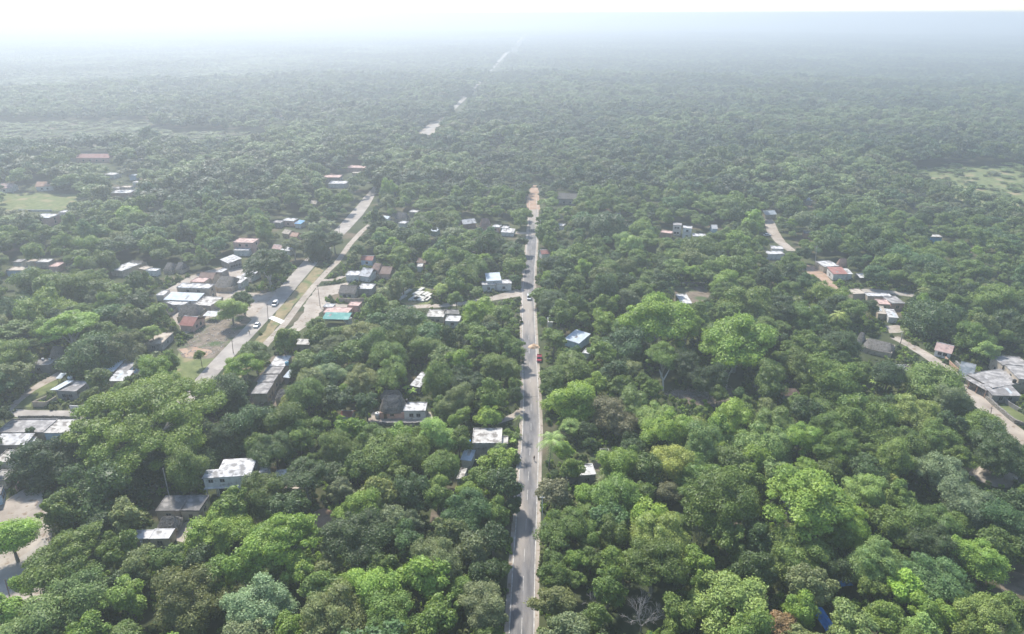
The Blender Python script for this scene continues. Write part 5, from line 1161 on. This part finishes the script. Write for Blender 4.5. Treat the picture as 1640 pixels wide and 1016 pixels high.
for q in [('banana plant at the near right kerb, nearest the bottom edge', 893, 1000, 34), ('large banana plant right of the nearest kerb one', 925, 1003, 36), ('banana plant among bushes in the bottom centre', 905, 982, 28),
          ('banana plant beside the tilted white tin roof', 661, 626, 20), ('banana plant left of the tilted white tin roof', 650, 621, 16), ('yellow banana plant under the dark trees right of centre', 1403, 610, 22),
          ('banana plant beside the wall of the stained flat roof', 823, 722, 22), ('bright banana plant at the lower left edge of the street', 822, 706, 18)]:
    palm(q[0], q[1], q[2], q[3], 3.6, 'bright', True)
def dead_tree(name, label, base, h, R, seed, depth=5, spread=.6):
    rg = random.Random(seed); m = MB()
    def br(p, d, L, r, n_):
        q = p+d*L; mid = p+d*L*.5+Vector((rg.uniform(-.1, .1), rg.uniform(-.1, .1), 0))*L
        m.tube([p, mid, q], [r, r*.82, r*.6], 5 if n_ > 2 else 3, False)
        if n_ == 0: return
        for k in range(3 if n_ > 1 else 2):
            a = rg.uniform(0, 6.28); dd = (d+Vector((math.cos(a), math.sin(a), rg.uniform(-.1, .35)))*spread).normalized(); br(q if k else mid.lerp(q, .6), dd, L*rg.uniform(.62, .85), r*.58, n_-1)
    tr = MB(); tr.tube([(0, 0, 0), (0, 0, h*.25)], [R*.045, R*.035], 7, False)
    for k in range(4):
        a = k*1.57+rg.uniform(-.4, .4); br(Vector((0, 0, h*.22)), Vector((math.cos(a)*.6, math.sin(a)*.6, 1)).normalized(), h*.30, R*.028, depth)
    t = empty(name, at(*base, 0)); tag(t, label, 'dead tree'); tr.build('trunk', M_DEADBARK, t); m.build('branches', M_DEADBARK, t)
dead_tree('dead_tree', 'leafless grey tree in the bottom centre right of the street', (1026, 1012), 7.5, 5.0, 3)
dead_tree('dead_tree', 'thin leafless branches just left of the grey leafless tree', (950, 985), 6.0, 3.5, 4, 3)
dead_tree('dead_tree', 'small leafless bush beside the bright trees by the brown clearing', (1215, 640), 5.0, 3.5, 6, 4)
# ------------------------------------------------------------------ forest fill: one object each, instanced clumps
SRC = bpy.data.collections.new('leaf_clump_sources')
FILLN = [0]
def src_obj(pref, me, col):
    o = bpy.data.objects.new('%s_%03d' % (pref, FILLN[0]), me); FILLN[0] += 1; o.color = (*col, 1); return o
def make_coll(pref, meshes, cols):
    c = bpy.data.collections.new(pref); lst = []
    for me in meshes:
        for q in cols:
            m2 = me.copy(); m2.materials.clear(); key = 'foliage_%03d_%03d' % (int(q[0]*1000), int(q[1]*1000)); m2.materials.append(MATS.get(key) or leafmat(key, .3, q, .45, .4))
            o = src_obj(pref, m2, q); c.objects.link(o); lst.append(o)
    return c, len(lst)
def instancer(name, label, pts, scl, rot, idx, coll):
    me = bpy.data.meshes.new(name); me.vertices.add(len(pts)); me.vertices.foreach_set('co', np.asarray(pts, np.float32).ravel())
    a = me.attributes.new('scl', 'FLOAT_VECTOR', 'POINT'); a.data.foreach_set('vector', np.asarray(scl, np.float32).ravel())
    a = me.attributes.new('rot', 'FLOAT_VECTOR', 'POINT'); r3 = np.zeros((len(pts), 3), np.float32); r3[:, 2] = rot; a.data.foreach_set('vector', r3.ravel())
    a = me.attributes.new('idx', 'INT', 'POINT'); a.data.foreach_set('value', np.asarray(idx, np.int32))
    o = link(bpy.data.objects.new(name, me)); tag(o, label, None, None, 'stuff')
    g = bpy.data.node_groups.new(name, 'GeometryNodeTree'); g.interface.new_socket('Geometry', in_out='INPUT', socket_type='NodeSocketGeometry'); g.interface.new_socket('Geometry', in_out='OUTPUT', socket_type='NodeSocketGeometry')
    n = g.nodes; l = g.links; gi = n.new('NodeGroupInput'); go = n.new('NodeGroupOutput')
    ci = n.new('GeometryNodeCollectionInfo'); ci.inputs['Collection'].default_value = coll; ci.inputs['Separate Children'].default_value = True; ci.inputs['Reset Children'].default_value = True
    ip = n.new('GeometryNodeInstanceOnPoints'); ip.inputs['Pick Instance'].default_value = True
    def named(nm, ty): q = n.new('GeometryNodeInputNamedAttribute'); q.data_type = ty; q.inputs['Name'].default_value = nm; return [s for s in q.outputs if s.enabled and s.name == 'Attribute'][0]
    l.new(gi.outputs[0], ip.inputs['Points']); l.new(ci.outputs[0], ip.inputs['Instance']); l.new(named('idx', 'INT'), ip.inputs['Instance Index'])
    l.new(named('scl', 'FLOAT_VECTOR'), ip.inputs['Scale'])
    er = n.new('FunctionNodeEulerToRotation'); l.new(named('rot', 'FLOAT_VECTOR'), er.inputs[0]); l.new(er.outputs[0], ip.inputs['Rotation'])
    l.new(ip.outputs[0], go.inputs[0]); md = o.modifiers.new('scatter', 'NODES'); md.node_group = g
    return o
jc = lambda n_: COLS[n_]
midc = [COLS[k] for k in ('mid', 'dark', 'bright', 'olive', 'teal', 'light', 'mid', 'grey')]
MIDM = [crown_mesh('clump_mid', 300+i, kk, 3200, .055) for i, kk in enumerate(['round', 'bushy', 'bushy', 'tall', 'round', 'layered'])]
midcoll, nmid = make_coll('mid_clump', MIDM, midc)
rg = np.random.default_rng(21)
def rnd_idx(n_, nm, cols_n, x, y, bias):
    mi = rg.integers(0, nm, n_); ns = val_noise(x, y, 60, 9)
    cp_ = rg.random((n_, cols_n))+bias[None, :]*1.0; ci = np.argmax(cp_+0*ns[:, None], 1); return mi*cols_n+ci
n_ = len(FX); bias = np.array([.35, .25, .0, .05, .1, -.05, .35, -.1])
FRz = FR*.9
instancer('forest', 'dense mixed trees filling the woods between the single trees', np.stack([FX, FY, FH-FRz*.85], 1), np.stack([FR*1.1*rg.uniform(.8, 1.25, n_), FR*1.1*rg.uniform(.8, 1.25, n_), FRz*1.1*rg.uniform(.75, 1.25, n_)], 1), rg.uniform(0, 6.28, n_), rnd_idx(n_, 6, 8, FX, FY, bias), midcoll)
# undergrowth
X, Y, rg2 = jitter_grid(2.3, 55, 360, 8)
R = rg2.uniform(.8, 1.9, len(X)); hgt = R*rg2.uniform(.7, 1.3, len(X))
cv, g = cover(X, Y, hgt*.6, R, hgt*.5); ok = (cv < .2) & ~g & hdist(X, Y, .75, .6) & (rg2.random(len(X)) < .82)
X, Y, R, hgt = X[ok], Y[ok], R[ok], hgt[ok]
UGM = [crown_mesh('shrub_clump', 340+i, kk, 420, .15, 12) for i, kk in enumerate(['bushy', 'round', 'bushy'])]
ugcoll, nug = make_coll('shrub_clump', UGM, [COLS[k] for k in ('mid', 'dark', 'bright', 'olive')])
instancer('undergrowth', 'low shrubs and creepers covering the ground under the trees', np.stack([X, Y, hgt*.35], 1), np.stack([R, R, hgt], 1), rg2.uniform(0, 6.28, len(X)), rg2.integers(0, nug, len(X)), ugcoll)
# middle distance woods
X, Y, rg3 = jitter_grid(7.6, 480, 1500, 12, R_(42)); ns = val_noise(X, Y, 90, 31)*.65+val_noise(X, Y, 28, 32)*.35
R = rg3.choice([2.8, 3.8, 4.8, 6.5], len(X))*rg3.uniform(.85, 1.15, len(X))*(.60+.8*ns); Hh = R*1.6+1.5+3.5*ns; Rz = R*.85; Z = Hh-Rz*.8
px, py, _ = proj(X, Y, 0*X); fld = in_poly(px, py, FIELD) | ((px < 430) & (py > 195) & (py < 240) & (val_noise(X, Y, 120, 44) > .35))
cv, g = cover(X, Y, Z, R, Rz); ok = (cv < .12) & ~g & hdist(X, Y, .8, 2) & ~(fld & (rg3.random(len(X)) < .5))
lightz = fld | (val_noise(X, Y, 160, 51) > .72)
shr = np.where(fld, .55, 1.0); R = R*np.where(fld, .75, 1); Z = Z*np.where(fld, .12, 1); Rz = Rz*np.where(fld, .28, 1)
X, Y, R, Rz, Z, lightz = [q[ok] for q in (X, Y, R, Rz, Z, lightz)]
FARM = [crown_mesh('clump_far', 400+i, kk, 1100, .085, 16) for i, kk in enumerate(['round', 'bushy', 'round', 'layered', 'tall'])]
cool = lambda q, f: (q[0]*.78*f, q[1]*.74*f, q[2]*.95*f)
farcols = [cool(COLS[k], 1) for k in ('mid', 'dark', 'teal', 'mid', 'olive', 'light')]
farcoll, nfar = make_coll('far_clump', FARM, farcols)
mi = rg3.integers(0, 5, len(X)); big = val_noise(X, Y, 70, 71)
ci = np.where(lightz | (big > .66), rg3.choice([4, 5, 5, 3], len(X)), np.where(big < .38, rg3.choice([1, 2, 1, 0], len(X)), rg3.choice([0, 1, 2, 3, 4, 5], len(X), p=[.25, .25, .15, .2, .08, .07])))
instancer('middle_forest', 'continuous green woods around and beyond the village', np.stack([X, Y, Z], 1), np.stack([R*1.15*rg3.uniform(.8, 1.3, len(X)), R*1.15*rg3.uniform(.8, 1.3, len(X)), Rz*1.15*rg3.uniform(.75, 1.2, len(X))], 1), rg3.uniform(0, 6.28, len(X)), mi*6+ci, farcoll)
# far woods out to the haze
X, Y, rg4 = jitter_grid(17, 1500, 5200, 14, R_(42)); ns = val_noise(X, Y, 220, 61)*.6+val_noise(X, Y, 60, 62)*.4
R = rg4.uniform(9, 15, len(X)); Rz = 3.0+6.5*ns
cv, g = cover(X, Y, Rz*.5, R, Rz*.5); ok = (cv < .12) & ~g; X, Y, R, Rz, ns = [q[ok] for q in (X, Y, R, Rz, ns)]
VF = [crown_mesh('canopy_patch', 450+i, 'bushy', 900, .06, 22) for i in range(3)]
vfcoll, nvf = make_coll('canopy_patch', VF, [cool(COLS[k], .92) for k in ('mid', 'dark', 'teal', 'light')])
ci = np.where(ns > .62, rg4.choice([0, 1, 1], len(X)), np.where(ns < .36, rg4.choice([0, 3], len(X)), rg4.choice([0, 1, 2, 3], len(X), p=[.35, .3, .25, .1])))
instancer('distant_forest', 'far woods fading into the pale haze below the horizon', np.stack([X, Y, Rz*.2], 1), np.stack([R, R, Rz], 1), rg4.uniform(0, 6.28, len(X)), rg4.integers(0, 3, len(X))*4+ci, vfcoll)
print('TREES', len(BIG), 'fill', len(FX))

# ------------------------------------------------------------------ haze
hz = MB().box(-43000, 43000, -43000, 43000, -1.0, CAMH+8).build('haze', None)
tag(hz, 'pale blue haze lying over the whole plain', None, None, 'stuff')
hm = bpy.data.materials.new('haze'); hm.use_nodes = True; n = hm.node_tree.nodes; n.remove(n['Principled BSDF'])
pv = n.new('ShaderNodeVolumePrincipled'); pv.inputs['Color'].default_value = (.635, .672, .71, 1); pv.inputs['Density'].default_value = HAZE; pv.inputs['Anisotropy'].default_value = .45
hm.node_tree.links.new(pv.outputs[0], n['Material Output'].inputs['Volume']); hz.data.materials.append(hm)
